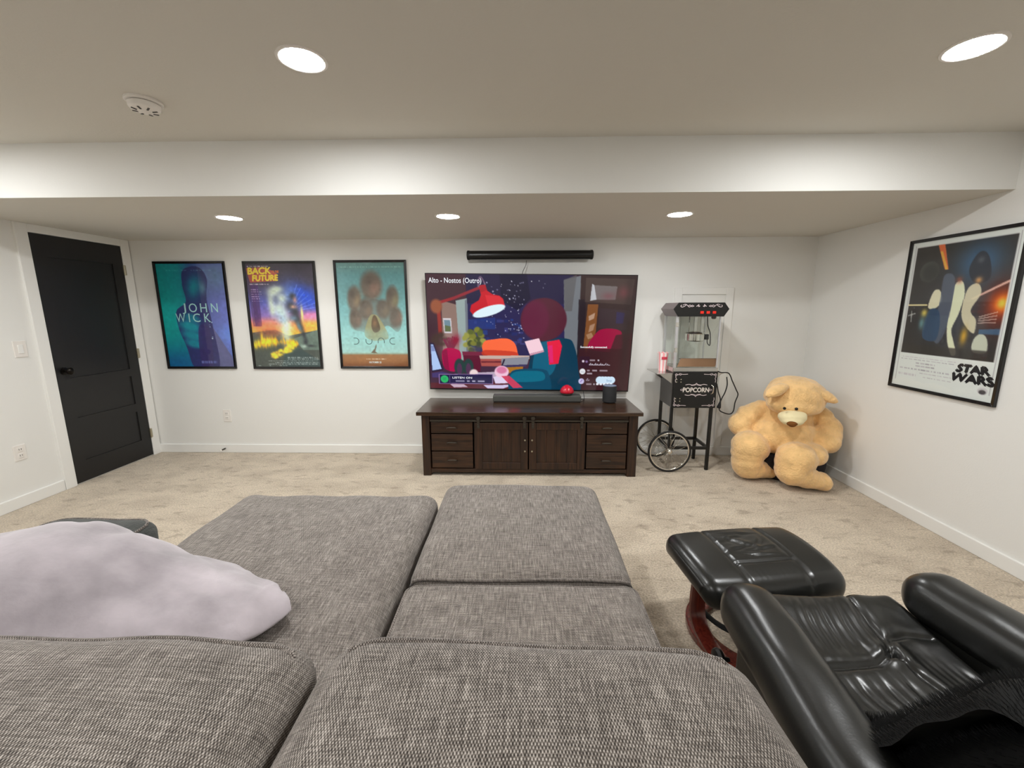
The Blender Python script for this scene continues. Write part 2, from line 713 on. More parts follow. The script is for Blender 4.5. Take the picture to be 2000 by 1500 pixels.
M_plush = mk('lavender_plush', (172, 163, 168), 0.85, spec=0.15, sheen=0.5, var=(6.0, 0.30), bump=(90, 0.25, 0.004))
M_leather = mk('black_leather', (25, 25, 23), 0.29, spec=0.6, bump=(170, 0.12, 0.0015))
M_leather_side = mk('black_leather_worn', (30, 28, 26), 0.36, spec=0.5, bump=(170, 0.12, 0.0015))
M_fur = mk('black_fur', (19, 19, 19), 0.7, spec=0.3)
M_bear = mk('honey_plush', (241, 198, 137), 0.95, spec=0.1, sheen=0.5, var=(13, 0.13), bump=(70, 0.7, 0.012))
M_cream = mk('cream_plush', (236, 222, 178), 0.9, spec=0.1, sheen=0.2, bump=(150, 0.3, 0.004))
M_nose = mk('brown_plush', (122, 78, 40), 0.85, spec=0.1, bump=(150, 0.3, 0.003))
M_eye = mk('black_bead', (8, 7, 7), 0.15)
M_pouf = mk('dark_navy_cloth', (24, 21, 28), 0.85, bump=(120, 0.3, 0.002))
M_glass = glass_mat('clear_glass', (0.97, 0.985, 0.975))
M_diff = mk('lamp_diffuser', (255, 250, 240), 0.4)
M_frame = mk('black_frame', (15, 12, 13), 0.25)
M_print = print_mat('poster_print', 0.0, 0.55)
M_screen = print_mat('screen_picture', 1.0, 0.16)
M_white_ink = mk('white_ink', (235, 235, 235), 0.6)
M_black_ink = mk('black_ink', (18, 14, 22), 0.6)
M_teal_ink = mk('pale_teal_ink', (176, 222, 222), 0.6)
M_yellow_ink = mk('yellow_ink', (246, 214, 52), 0.6)
M_orange_ink = mk('orange_ink', (236, 116, 34), 0.6)
M_slate_ink = mk('slate_ink', (92, 118, 122), 0.6)
M_screen_text = mk('lit_screen_text', (10, 10, 10), 0.3, emit=((0.92, 0.95, 1.0), 0.95))
M_screen_blue = mk('lit_button_text', (10, 10, 10), 0.3, emit=(lin((110, 150, 190)), 0.9))
M_red_lit = mk('red_rocker_switch', (190, 30, 20), 0.25, emit=((1.0, 0.05, 0.02), 0.25))
M_red = mk('red_gloss', (200, 24, 50), 0.25)
M_grey_cloth = mk('speaker_grille_grey', (72, 72, 68), 0.75, bump=(600, 0.3, 0.001))
M_dark_cloth = mk('speaker_grille_dark', (34, 34, 36), 0.8, bump=(600, 0.3, 0.001))
M_cup_white = mk('cup_white', (246, 236, 232), 0.45)
M_cup_pink = mk('cup_pink_stripe', (244, 170, 172), 0.45)
M_cup_red = mk('cup_red_badge', (205, 60, 80), 0.45)
M_pop_black = mk('cart_black_enamel', (17, 17, 17), 0.3, spec=0.45)
M_pop_side = mk('cart_side_enamel', (58, 54, 50), 0.35, spec=0.5)
M_lid = mk('warm_steel_lid', (150, 118, 92), 0.3, metal=0.85)
M_tyre = mk('black_tyre', (17, 15, 16), 0.6)


def carpet_material():
    m = bpy.data.materials.new('beige_cut_pile_carpet')
    m.use_nodes = True
    nt = m.node_tree
    N, K = nt.nodes, nt.links
    b = N['Principled BSDF']
    b.inputs['Roughness'].default_value = 0.95
    b.inputs['Specular IOR Level'].default_value = 0.1
    b.inputs['Sheen Weight'].default_value = 0.25
    tc = N.new('ShaderNodeTexCoord')

    def nz(scale, det, sc=(1, 1, 1), dist=0.0):
        mp = N.new('ShaderNodeMapping')
        mp.inputs['Scale'].default_value = sc
        n = N.new('ShaderNodeTexNoise')
        n.inputs['Scale'].default_value = scale
        n.inputs['Detail'].default_value = det
        n.inputs['Distortion'].default_value = dist
        K.new(tc.outputs['Object'], mp.inputs[0])
        K.new(mp.outputs[0], n.inputs['Vector'])
        return n.outputs['Fac']
    patch = nz(3.4, 3, (1, 1.5, 1), 0.6)
    scuff = nz(9.0, 2, (1, 2.0, 1), 0.3)
    fine = nz(105, 3)
    r = N.new('ShaderNodeValToRGB')
    r.color_ramp.elements[0].position = 0.30
    r.color_ramp.elements[1].position = 0.60
    r.color_ramp.elements[0].color = rgba((186, 171, 151))
    r.color_ramp.elements[1].color = rgba((208, 193, 172))
    K.new(patch, r.inputs[0])
    r2 = N.new('ShaderNodeValToRGB')
    r2.color_ramp.elements[0].position = 0.30
    r2.color_ramp.elements[1].position = 0.43
    r2.color_ramp.elements[0].color = (0.72, 0.70, 0.68, 1)
    r2.color_ramp.elements[1].color = (1, 1, 1, 1)
    K.new(scuff, r2.inputs[0])
    r3 = N.new('ShaderNodeValToRGB')
    r3.color_ramp.elements[0].position = 0.3
    r3.color_ramp.elements[1].position = 0.7
    r3.color_ramp.elements[0].color = (0.66, 0.65, 0.64, 1)
    r3.color_ramp.elements[1].color = (1.18, 1.18, 1.18, 1)
    K.new(fine, r3.inputs[0])
    m1 = N.new('ShaderNodeMixRGB')
    m1.blend_type = 'MULTIPLY'
    m1.inputs[0].default_value = 1
    m2 = N.new('ShaderNodeMixRGB')
    m2.blend_type = 'MULTIPLY'
    m2.inputs[0].default_value = 1
    K.new(r.outputs[0], m1.inputs[1])
    K.new(r2.outputs[0], m1.inputs[2])
    K.new(m1.outputs[0], m2.inputs[1])
    K.new(r3.outputs[0], m2.inputs[2])
    K.new(m2.outputs[0], b.inputs['Base Color'])
    bp = N.new('ShaderNodeBump')
    bp.inputs['Strength'].default_value = 0.7
    bp.inputs['Distance'].default_value = 0.012
    K.new(fine, bp.inputs['Height'])
    K.new(bp.outputs[0], b.inputs['Normal'])
    return m


M_carpet = carpet_material()
M_lamp_hi = mk('lamp_emitter_high', (255, 250, 240), 0.4, emit=(LAMP_COL, LAMP_CEIL))
M_lamp_lo = mk('lamp_emitter_low', (255, 250, 240), 0.4, emit=(LAMP_COL, LAMP_SOFFIT))


# ------------------------------------------------------------------ room shell
def struct(name, mb, mat, bevel=0.0, label=None, **k):
    o = mb.build(name, mat, None, bevel=bevel, **k)
    o['kind'] = 'structure'
    if label:
        o['label'] = label
    return o


T = 0.12
struct('floor', MB().box(XL - T, XR + T, YR - T, YB + T, -0.1, 0.0), M_carpet, label='beige cut-pile carpet floor with scuff marks')
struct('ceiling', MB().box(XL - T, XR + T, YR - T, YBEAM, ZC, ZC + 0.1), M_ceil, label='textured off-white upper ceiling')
struct('beam', MB().box(XL - T, XR + T, YBEAM, YB + T, ZS, ZC + 0.1), [M_wall], label='lowered white soffit running along the television wall')
struct('wall_back', MB().box(XL - T, XR + T, YB, YB + T, 0, ZS), M_wall, label='white wall behind the television')
struct('wall_left', MB().box(XL - T, XL, YR - T, YB, 0, ZC), M_wall, label='white wall with the black door')
struct('wall_right', MB().box(XR, XR + T, YR - T, YB, 0, ZC), M_wall, label='white wall on the right with one poster')
struct('wall_rear', MB().box(XL, XR, YR - T, YR, 0, ZC), M_wall, label='white wall behind the sofa')
BH = 0.088
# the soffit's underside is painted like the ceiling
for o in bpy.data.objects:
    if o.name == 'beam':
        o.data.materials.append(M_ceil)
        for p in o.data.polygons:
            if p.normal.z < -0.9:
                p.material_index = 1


def baseboard(name, x0, x1, y0, y1, label=None):
    return struct(name, MB().box(x0, x1, y0, y1, 0, BH), M_trim, bevel=0.004, label=label)


baseboard('baseboard_back', XL, XR, YB - 0.014, YB + 0.01, 'white baseboard under the television wall')
baseboard('baseboard_right', XR - 0.014, XR + 0.01, YR, YB - 0.014, 'white baseboard along the right wall')
baseboard('baseboard_left', XL - 0.01, XL + 0.014, YR, 3.150, 'white baseboard left of the black door')
baseboard('baseboard_rear', XL + 0.014, XR - 0.014, YR - 0.01, YR + 0.014)

# ---- black door in the left wall
DY0, DY1, DZ = 3.243, 3.982, 2.038
door = MB()
xs = XL + 0.012
panels = [(0.90, 1.87), (0.56, 0.83), (0.19, 0.48)]
py0, py1 = DY0 + 0.10, DY1 - 0.10
# slab with recessed panels: stiles, rails, sunk fields
door.box(XL - 0.03, xs, DY0, py0, 0.012, DZ)
door.box(XL - 0.03, xs, py1, DY1, 0.012, DZ)
zz = [0.012] + [z for p in reversed(panels) for z in p] + [DZ]
for a, b in zip(zz[0::2], zz[1::2]):
    door.box(XL - 0.03, xs, py0, py1, a, b)
d = door.build('door_1', M_door, None)
tag(d, 'black painted panel door in white casing on the left wall', None, None, 'structure')
ORG[d.name] = Vector((0, 0, 0))
for a, b in panels:
    MB().box(XL - 0.03, XL + 0.003, py0, py1, a, b).build('door_panel', M_door, d)
mb = MB()
mb.lathe([(0.026, 0), (0.03, 0.004), (0.03, 0.010), (0.012, 0.014), (0.011, 0.034), (0.022, 0.040), (0.029, 0.052), (0.029, 0.060), (0.020, 0.070), (0.004, 0.073)],
         (xs, DY0 + 0.062, 0.965), axis='x')
mb.build('door_knob', M_knob, d, smooth=True, angle=40)
for z in (1.823, 1.04, 0.234):
    mb = MB()
    mb.box(XL, XL + 0.018, DY1 - 0.004, DY1 + 0.022, z - 0.045, z + 0.045)
    mb.sweep([(XL + 0.019, DY1 + 0.004, z - 0.047), (XL + 0.019, DY1 + 0.004, z + 0.047)], 0.006, 8)
    mb.build('door_hinge', M_nickel, d, bevel=0.001)
cas = struct('trim_1', MB().box(XL - 0.01, XL + 0.016, DY0 - 0.090, DY0 - 0.004, 0, ZS).box(XL - 0.01, XL + 0.012, DY0 - 0.03, DY0 - 0.002, 0, DZ + 0.003)
             .box(XL - 0.01, XL + 0.016, DY1 + 0.004, YB - 0.012, 0, ZS)
             .box(XL - 0.01, XL + 0.016, DY0 - 0.004, DY1 + 0.004, DZ + 0.003, ZS), M_trim, bevel=0.003, label='white casing around the black door')

# ---- framed access panel in the television wall behind the popcorn cart
PX0, PX1, PZ = 1.446, 1.998, 1.649
ap = MB().box(PX0 + 0.075, PX1 - 0.075, YB - 0.004, YB + 0.01, BH + 0.01, PZ - 0.068).build('door_2', M_trim, None, bevel=0.002)
tag(ap, 'white flush access panel in the wall behind the popcorn cart', None, None, 'structure')
ORG[ap.name] = Vector((0, 0, 0))
mb = MB()
for a, b, c, e in ((PX0, PX0 + 0.07, BH, PZ), (PX1 - 0.07, PX1, BH, PZ), (PX0 + 0.07, PX1 - 0.07, PZ - 0.063, PZ)):
    mb.box(a, b, YB - 0.013, YB + 0.01, c, e)
mb.build('panel_frame', M_trim, ap, bevel=0.003)


# ------------------------------------------------------------------ recessed lights and smoke detector
def down_light(x, y, z, label, group, mat, r=0.078):
    t = thing('recessed_light', (x, y, z), label, 'light', group)
    mb = MB()
    mb.lathe([(r + 0.014, 0.0), (r + 0.013, -0.004), (r + 0.004, -0.006), (r, -0.004), (r, 0.0)], (x, y, z), 40)
    mb.build('trim_ring', M_plastic_w, t, smooth=True, angle=50)
    n = 40
    mb = MB()
    mb.lathe([(r - 0.001, -0.0035), (r * 0.7, -0.0055), (r * 0.3, -0.0062), (0.002, -0.0063)], (x, y, z), n)
    o = mb.build('lamp_diffuser', mat, t, smooth=True)
    return t


down_light(-2.083, 3.103, ZS, 'small round recessed light in the lowered soffit above the two left posters', 'recessed soffit lights', M_lamp_lo)
down_light(-0.520, 3.106, ZS, 'small round recessed light in the soffit above the left end of the television', 'recessed soffit lights', M_lamp_lo)
down_light(1.098, 3.097, ZS, 'small round recessed light in the soffit nearest the popcorn cart', 'recessed soffit lights', M_lamp_lo)
down_light(-0.835, 1.766, ZC, 'large bright round recessed light in the upper ceiling, left of centre near the smoke detector', 'recessed ceiling lights', M_lamp_hi)
down_light(1.645, 1.757, ZC, 'large bright round recessed light in the upper ceiling at the top right corner', 'recessed ceiling lights', M_lamp_hi)
for lx, wh in ((-3.1, 'beside the left wall'), (-0.835, 'behind the left back cushion'), (1.645, 'behind the recliner')):
    down_light(lx, -0.42, ZC, 'unseen round recessed light assumed in the upper ceiling at the rear, ' + wh, 'unseen ceiling lights behind the sofa', M_lamp_hi)  # assumed lamps out of view, moved forward to brighten the foreground
down_light(-3.1, 1.76, ZC, 'unseen round recessed light added in the upper ceiling beside the left wall', 'recessed ceiling lights', M_lamp_hi)  # lamp out of view, added to brighten the left wall

t = thing('smoke_detector', (-1.720, 2.066, ZC), 'white round smoke detector on the upper ceiling', 'smoke detector')
MB().lathe([(0.072, 0), (0.072, -0.008), (0.066, -0.011)], (-1.72, 2.066, ZC), 32).build('base_plate', M_plastic_w, t, smooth=True, angle=40)
MB().lathe([(0.055, -0.011), (0.062, -0.016), (0.060, -0.032), (0.050, -0.042), (0.030, -0.045), (0.002, -0.046)], (-1.72, 2.066, ZC), 32).build('cover', M_plastic_w, t, smooth=True, angle=50)
mb = MB()
for k in range(8):
    a = k * math.pi / 4 + 0.2
    c, s = math.cos(a), math.sin(a)
    mb.bar((-1.72 + 0.030 * c, 2.066 + 0.030 * s, ZC - 0.0455), (-1.72 + 0.050 * c, 2.066 + 0.050 * s, ZC - 0.0425), 0.007, 0.004)
mb.build('vent_slots', M_pop_side, t)


# ------------------------------------------------------------------ wall plates
def plate_left(y0, y1, z0, z1, label, kind):
    t = thing('light_switch' if kind == 'switch' else 'wall_outlet', (XL, (y0 + y1) / 2, z0), label, 'switch' if kind == 'switch' else 'outlet')
    MB().box(XL - 0.002, XL + 0.006, y0, y1, z0, z1).build('cover_plate', M_plastic_w, t, bevel=0.003)
    yc, zc = (y0 + y1) / 2, (z0 + z1) / 2
    if kind == 'switch':
        MB().box(XL + 0.004, XL + 0.010, yc - 0.017, yc + 0.017, zc - 0.033, zc + 0.033).build('rocker', M_trim, t, bevel=0.002)
    else:
        for s in (-1, 1):
            f = MB().box(XL + 0.004, XL + 0.009, yc - 0.017, yc + 0.017, zc + s * 0.023 - 0.017, zc + s * 0.023 + 0.017).build('socket_face', M_plastic_w, t, bevel=0.004)
            mb = MB()
            for dy in (-0.007, 0.007):
                mb.box(XL + 0.0085, XL + 0.0095, yc + dy - 0.0015, yc + dy + 0.0015, zc + s * 0.023 - 0.003, zc + s * 0.023 + 0.009)
            mb.build('slot', M_pop_side, f)
    return t


plate_left(3.004, 3.088, 1.109, 1.232, 'white light switch plate on the left wall beside the black door', 'switch')
plate_left(2.868, 2.947, 0.350, 0.466, 'white wall outlet low on the left wall above the baseboard', 'outlet')
t = thing('wall_outlet', (-3.001, YB, 0.324), 'white wall outlet under the leftmost poster on the television wall', 'outlet')
MB().box(-3.040, -2.962, YB - 0.006, YB + 0.002, 0.326, 0.453).build('cover_plate', M_plastic_w, t, bevel=0.003)
for s in (-1, 1):
    f = MB().box(-3.018, -2.984, YB - 0.009, YB - 0.004, 0.39 + s * 0.023 - 0.017, 0.39 + s * 0.023 + 0.017).build('socket_face', M_plastic_w, t, bevel=0.004)
    mb = MB()
    for dx in (-0.007, 0.007):
        mb.box(-3.001 + dx - 0.0015, -3.001 + dx + 0.0015, YB - 0.0095, YB - 0.0085, 0.39 + s * 0.023 - 0.003, 0.39 + s * 0.023 + 0.009)
    mb.build('slot', M_pop_side, f)
t = thing('door_stop', (-3.055, YB - 0.014, 0.045), 'small metal spring door stop on the back baseboard', 'door stop')
mb = MB()
pts = [(-3.055 + 0.006 * math.cos(a), YB - 0.014 - 0.0012 * a, 0.045 + 0.006 * math.sin(a)) for a in np.linspace(0, 50, 160)]
mb.sweep(pts, 0.0016, 5, up=(0, 1, 0))
mb.build('spring', M_iron, t, smooth=True)
MB().lathe([(0.008, 0), (0.009, -0.006), (0.008, -0.014), (0.003, -0.016)], (-3.055, YB - 0.074, 0.045), 14, axis='y').build('rubber_tip', M_plastic_w, t, smooth=True, angle=40)


# ------------------------------------------------------------------ posters
def poster_base(loc, pl, W, H, label, fw=0.022):
    t = thing('framed_poster', loc, label, 'poster')
    mb = MB()
    dep = 0.020
    # mitred frame profile
    for a, b in (((0, 0), (W, 0)), ((W, 0), (W, H)), ((W, H), (0, H)), ((0, H), (0, 0))):
        def inn(p):
            return (fw if p[0] == 0 else W - fw, fw if p[1] == 0 else H - fw)
        ia, ib = inn(a), inn(b)
        vs = [pl(*a, 0), pl(*b, 0), pl(*ib, 0), pl(*ia, 0), pl(*a, dep), pl(*b, dep), pl(*ib, dep - 0.004), pl(*ia, dep - 0.004)]
        mb.add(vs, [(0, 1, 2, 3), (4, 7, 6, 5), (0, 4, 5, 1), (1, 5, 6, 2), (2, 6, 7, 3), (3, 7, 4, 0)])
    mb.build('frame', M_frame, t, bevel=0.0015)
    mb = MB()
    vs = [pl(x, y, h) for h in (0.0125, 0.0145) for x, y in ((fw * .9, fw * .9), (W - fw * .9, fw * .9), (W - fw * .9, H - fw * .9), (fw * .9, H - fw * .9))]
    mb.add(vs, [(0, 1, 2, 3), (7, 6, 5, 4), (0, 4, 5, 1), (1, 5, 6, 2), (2, 6, 7, 3), (3, 7, 4, 0)])
    mb.build('glass_pane', M_glass, t)
    MB().prism([(0.004, 0.004), (W - 0.004, 0.004), (W - 0.004, H - 0.004), (0.004, H - 0.004)], pl, 0.001, 0.006).build('backing_board', M_blackmatte, t)
    return t


PH = 0.008   # print height inside the frame
W, H = 0.695, 1.035
asp = W / H

# --- teal and violet poster
pl = Plane2D((-3.533, YB, 1.911), (1, 0, 0), (0, 0, -1))
t = poster_base((-3.185, YB, 0.876), pl, W, H, 'black-framed teal and violet film poster, leftmost on the television wall')
a = Art(132, 198, asp)
a.grad([(0, (0, 118, 122)), (0.32, (0, 112, 122)), (0.52, (40, 66, 120)), (0.7, (74, 82, 150)), (1, (92, 98, 168))], 'u')
a.glow(0.05, 0.5, 0.35, 0.22, (0, 140, 136), 0.8)
a.glow(0.1, 0.98, 0.7, 0.16, (0, 72, 122), 0.9)
a.glow(0.95, 0.68, 0.16, 0.09, (92, 120, 200), 0.9)
a.glow(0.85, 0.12, 0.25, 0.14, (84, 112, 136), 0.7)
a.poly([(0.70, 0.56), (0.98, 0.9), (1, 1), (0.6, 1), (0.62, 0.6)], (84, 78, 112), 0.85)
a.poly([(0.66, 0), (0.82, 0), (0.96, 1), (0.80, 1)], (96, 100, 150), 0.18)
# generic dark mass with lit teal stones (no figure)
a.curve([(0.40, 0.06), (0.62, 0.03), (0.74, 0.14), (0.70, 0.34), (0.74, 0.58), (0.76, 1.02), (0.40, 1.02), (0.30, 0.8), (0.22, 0.62), (0.22, 0.45), (0.38, 0.36), (0.36, 0.2)], (34, 32, 84), 0.92)
a.glow(0.53, 0.22, 0.10, 0.11, (0, 134, 140), 0.75, 0.3)
a.glow(0.66, 0.23, 0.05, 0.06, (92, 142, 160), 0.6)
for k, (cu, cv, ru, rv) in enumerate(((0.40, 0.60, 0.17, 0.05), (0.42, 0.69, 0.16, 0.045), (0.43, 0.77, 0.14, 0.04), (0.44, 0.52, 0.12, 0.04))):
    a.ell(cu, cv, ru, rv, (14, 126 - 6 * k, 140 - 4 * k), 0.45, 0.25, 0.9)
a.curve([(0.52, 0.62), (0.66, 0.60), (0.70, 0.72), (0.66, 1.0), (0.5, 1.0)], (44, 32, 84), 0.85)
a.specks(5, 0.68, 0.74, 0.56, 0.72, (190, 220, 226), 0.006)
a.smalltext(0.14, 0.86, 0.062, 0.008, (110, 160, 170), 0.35)
a.smalltext(0.50, 0.74, 0.955, 0.022, (120, 140, 200), 0.5, 0.9)
a.mottle(0.03, 30)
a.sheet('poster_print', pl, 0.02, 0.02, W - 0.02, H - 0.02, M_print, t, PH, 1.75)
for ch, x0, x1 in (('J', 0.225, 0.262), ('O', 0.292, 0.372), ('H', 0.405, 0.470), ('N', 0.512, 0.578)):
    lettering(ch, pl, x0, 0.395, x1, 0.480 if ch != 'J' else 0.496, M_teal_ink, t, PH + 0.001)
for ch, x0, x1 in (('W', 0.150, 0.245), ('I', 0.278, 0.288), ('C', 0.320, 0.392), ('K', 0.432, 0.494)):
    lettering(ch, pl, x0, 0.492, x1, 0.575, M_teal_ink, t, PH + 0.001)

# --- sunset poster with yellow lettering
pl = Plane2D((-2.662, YB, 1.909), (1, 0, 0), (0, 0, -1))
t = poster_base((-2.315, YB, 0.874), pl, W, H, 'black-framed film poster with a fiery sunset road, second from the left')
a = Art(132, 198, asp)
a.grad([(0, (44, 34, 48)), (0.18, (58, 48, 66)), (0.36, (70, 72, 150)), (0.5, (120, 92, 160)), (0.58, (222, 120, 90)), (0.66, (240, 160, 50)), (0.72, (190, 140, 60)), (1, (60, 66, 70))])
a.glow(0.82, 0.31, 0.28, 0.10, (24, 66, 190), 0.95, 0.5)
a.glow(0.62, 0.30, 0.10, 0.10, (110, 140, 200), 0.6)
a.glow(0.9, 0.58, 0.3, 0.06, (255, 170, 60), 0.9)
a.glow(0.98, 0.50, 0.3, 0.045, (226, 120, 160), 0.9)
for k in range(7):
    a.line((0.58, 0.46), (0.74 + k * 0.05, 0.2 + k * 0.035), 0.004, (130, 150, 230), 0.35)
a.poly([(0, 0.02), (0.06, 0.02), (0.14, 0.6), (0.03, 0.6)], (52, 20, 66), 0.5)
a.poly([(0.05, 0.2), (0.16, 0.2), (0.16, 0.60), (0.06, 0.60)], (62, 24, 86), 0.75)
a.poly([(0, 0.66), (0.35, 0.63), (0.55, 0.69), (1, 0.635), (1, 1), (0, 1)], (66, 70, 66))
a.glow(0.3, 0.62, 0.2, 0.07, (230, 120, 80), 0.8)
a.glow(0.25, 0.66, 0.16, 0.03, (110, 60, 44), 0.8)
a.poly([(0.62, 0.72), (1, 0.63), (1, 0.83), (0.75, 0.83)], (96, 112, 104), 0.8)
a.poly([(0.4, 1), (0.5, 0.8), (0.66, 0.8), (1, 0.94), (1, 1)], (42, 60, 64), 0.7)
# pale misty glow and a dark leaning rock stack (no figure, no vehicle)
for cu, cv, ru, rv in ((0.38, 0.27, .09, .05), (0.33, 0.36, .05, .08), (0.45, 0.24, .08, .03), (0.34, 0.45, .04, .05), (0.5, 0.33, .08, .05), (0.44, 0.42, .10, .06)):
    a.glow(cu, cv, ru, rv, (206, 216, 186), 0.75)
a.glow(0.41, 0.35, 0.035, 0.04, (96, 104, 130), 0.7)
a.glow(0.47, 0.47, 0.10, 0.06, (176, 202, 204), 0.7)
a.glow(0.52, 0.62, 0.08, 0.14, (226, 236, 206), 0.9)
a.glow(0.48, 0.54, 0.10, 0.05, (120, 160, 196), 0.6)
for cu, cv, ru, rv, rr in ((0.66, 0.31, .05, .035, 0), (0.62, 0.40, .07, .05, .3), (0.68, 0.46, .07, .06, 0), (0.70, 0.53, .06, .05, -.4), (0.74, 0.60, .045, .06, -.3), (0.78, 0.68, .03, .05, -.2), (0.80, 0.75, .035, .035, 0), (0.87, 0.79, .06, .012, 0)):
    a.glow(cu, cv, ru, rv, (40, 42, 48), 0.95, rr)
a.glow(0.72, 0.60, 0.03, 0.05, (84, 116, 134), 0.8, -0.3)
a.glow(0.64, 0.52, 0.06, 0.025, (90, 126, 150), 0.7)
a.glow(0.78, 0.48, 0.018, 0.07, (244, 224, 120), 0.9)
a.glow(0.69, 0.345, 0.03, 0.03, (200, 130, 104), 0.7)
a.glow(0.66, 0.41, 0.05, 0.018, (220, 160, 130), 0.7)
a.glow(0.77, 0.795, 0.04, 0.015, (190, 206, 196), 0.7)
for k in range(90):       # flames
    u = rng.uniform(0.0, 0.68)
    v = 0.80 - 0.035 * math.sin(u * 4.5) + rng.uniform(-.012, .012)
    a.glow(u, v - 0.018, 0.012, rng.uniform(.015, .045), (255, rng.integers(150, 225), 30), 0.6, rng.uniform(-.3, .3))
for k in range(70):
    u = rng.uniform(0.26, 0.60)
    v = 0.90 - 0.10 * (u - 0.26) / 0.34 + rng.uniform(-.03, .03)
    a.glow(u, v, 0.022, 0.012, (250, rng.integers(180, 225), 50), 0.55, rng.uniform(-.5, .5))
a.glow(0.14, 0.72, 0.02, 0.06, (255, 196, 40), 0.9)
for k in range(5):
    a.smalltext(0.5 if k < 2 else 0.2 + 0.1 * (k % 2), 0.97, 0.905 + k * 0.017, 0.008, (190, 196, 196), 0.55, 0.9)
a.smalltext(0.04, 0.6, 0.985, 0.010, (170, 180, 180), 0.6, 0.4)
a.smalltext(0.03, 0.34, 0.028, 0.012, (214, 186, 190), 0.6, 0.9)
a.smalltext(0.04, 0.34, 0.195, 0.010, (224, 200, 216), 0.7, 0.9)
for k in range(6):
    a.smalltext(0.05, 0.15 + 0.06 * rng.random(), 0.245 + k * 0.022, 0.008, (200, 180, 210), 0.55, 0.9)
a.poly([(0.01, 0.045), (0.3, 0.035), (0.47, 0.1), (0.46, 0.165), (0.05, 0.18)], (190, 70, 46), 0.75)
a.mottle(0.05, 36)
a.sheet('poster_print', pl, 0.02, 0.02, W - 0.02, H - 0.02, M_print, t, PH, 1.6)


def slant(x, y):
    return x + (0.13 - y) * 0.10, y + (0.2 - x) * 0.02


lettering('BACK', pl, 0.040, 0.058, 0.262, 0.118, M_yellow_ink, t, PH + 0.001, warp=slant, bold=0.004)
lettering('TO THE', pl, 0.272, 0.090, 0.338, 0.112, M_orange_ink, t, PH + 0.001, warp=slant, bold=0.001)
lettering('FUTURE', pl, 0.085, 0.130, 0.330, 0.182, M_yellow_ink, t, PH + 0.001, warp=slant, bold=0.004)

# --- pale desert poster
pl = Plane2D((-1.787, YB, 1.914), (1, 0, 0), (0, 0, -1))
t = poster_base((-1.44, YB, 0.879), pl, W, H, 'black-framed pale blue desert film poster, just left of the television')
a = Art(132, 198, asp)
a.grad([(0, (106, 142, 140)), (0.12, (98, 148, 154)), (0.4, (120, 172, 178)), (0.7, (156, 204, 206)), (0.86, (168, 206, 204)), (0.875, (150, 166, 150)), (0.885, (158, 112, 76)), (1, (128, 76, 44))])
# weathered rock pinnacles in the place of the portraits
rock, rk2 = (112, 94, 84), (150, 124, 104)
for cu, cv, ru, rv in ((0.50, 0.22, 0.16, 0.14), (0.24, 0.34, 0.10, 0.12), (0.80, 0.34, 0.09, 0.12), (0.40, 0.44, 0.10, 0.10), (0.66, 0.44, 0.10, 0.09), (0.24, 0.53, 0.09, 0.10), (0.84, 0.52, 0.09, 0.10)):
    a.ell(cu, cv, ru, rv, rock, 0.22, 0.1, 0.92)
    a.glow(cu + 0.04, cv + 0.02, ru * 0.55, rv * 0.5, (rk2[0] + rng.integers(-8, 22), rk2[1] + rng.integers(-8, 16), rk2[2]), 0.85, 0.2)
    a.glow(cu - 0.03, cv - 0.05, ru * 0.6, rv * 0.45, (86, 72, 66), 0.6)
a.curve([(0.30, 0.45), (0.5, 0.34), (0.78, 0.42), (0.92, 0.55), (0.86, 0.66), (0.70, 0.6), (0.5, 0.72), (0.34, 0.66), (0.2, 0.62)], (108, 98, 92), 0.6)
a.curve([(0.36, 0.68), (0.44, 0.52), (0.52, 0.49), (0.6, 0.53), (0.72, 0.7), (0.62, 0.74), (0.46, 0.74)], (158, 150, 112), 0.9)
a.curve([(0.47, 0.60), (0.50, 0.51), (0.55, 0.51), (0.60, 0.62), (0.56, 0.66), (0.5, 0.66)], (92, 70, 56), 0.85)
a.glow(0.52, 0.57, 0.03, 0.035, (150, 112, 84), 0.8)
a.glow(0.25, 0.68, 0.2, 0.05, (156, 204, 206), 0.8)
a.glow(0.82, 0.68, 0.2, 0.05, (156, 204, 206), 0.8)
a.glow(0.52, 0.78, 0.4, 0.05, (160, 206, 206), 0.75)
a.poly([(0.44, 0.865), (0.50, 0.82), (0.515, 0.79), (0.53, 0.78), (0.525, 0.81), (0.505, 0.85), (0.54, 0.87)], (112, 92, 74), 0.9)
a.glow(0.5, 0.93, 0.5, 0.04, (176, 120, 74), 0.6)
a.smalltext(0.04, 0.97, 0.045, 0.010, (150, 196, 190), 0.6, 0.8)
a.smalltext(0.36, 0.66, 0.925, 0.008, (226, 206, 186), 0.8, 0.9)
a.mottle(0.025, 34)
a.sheet('poster_print', pl, 0.02, 0.02, W - 0.02, H - 0.02, M_print, t, PH, 1.22)
ww = 0.0035
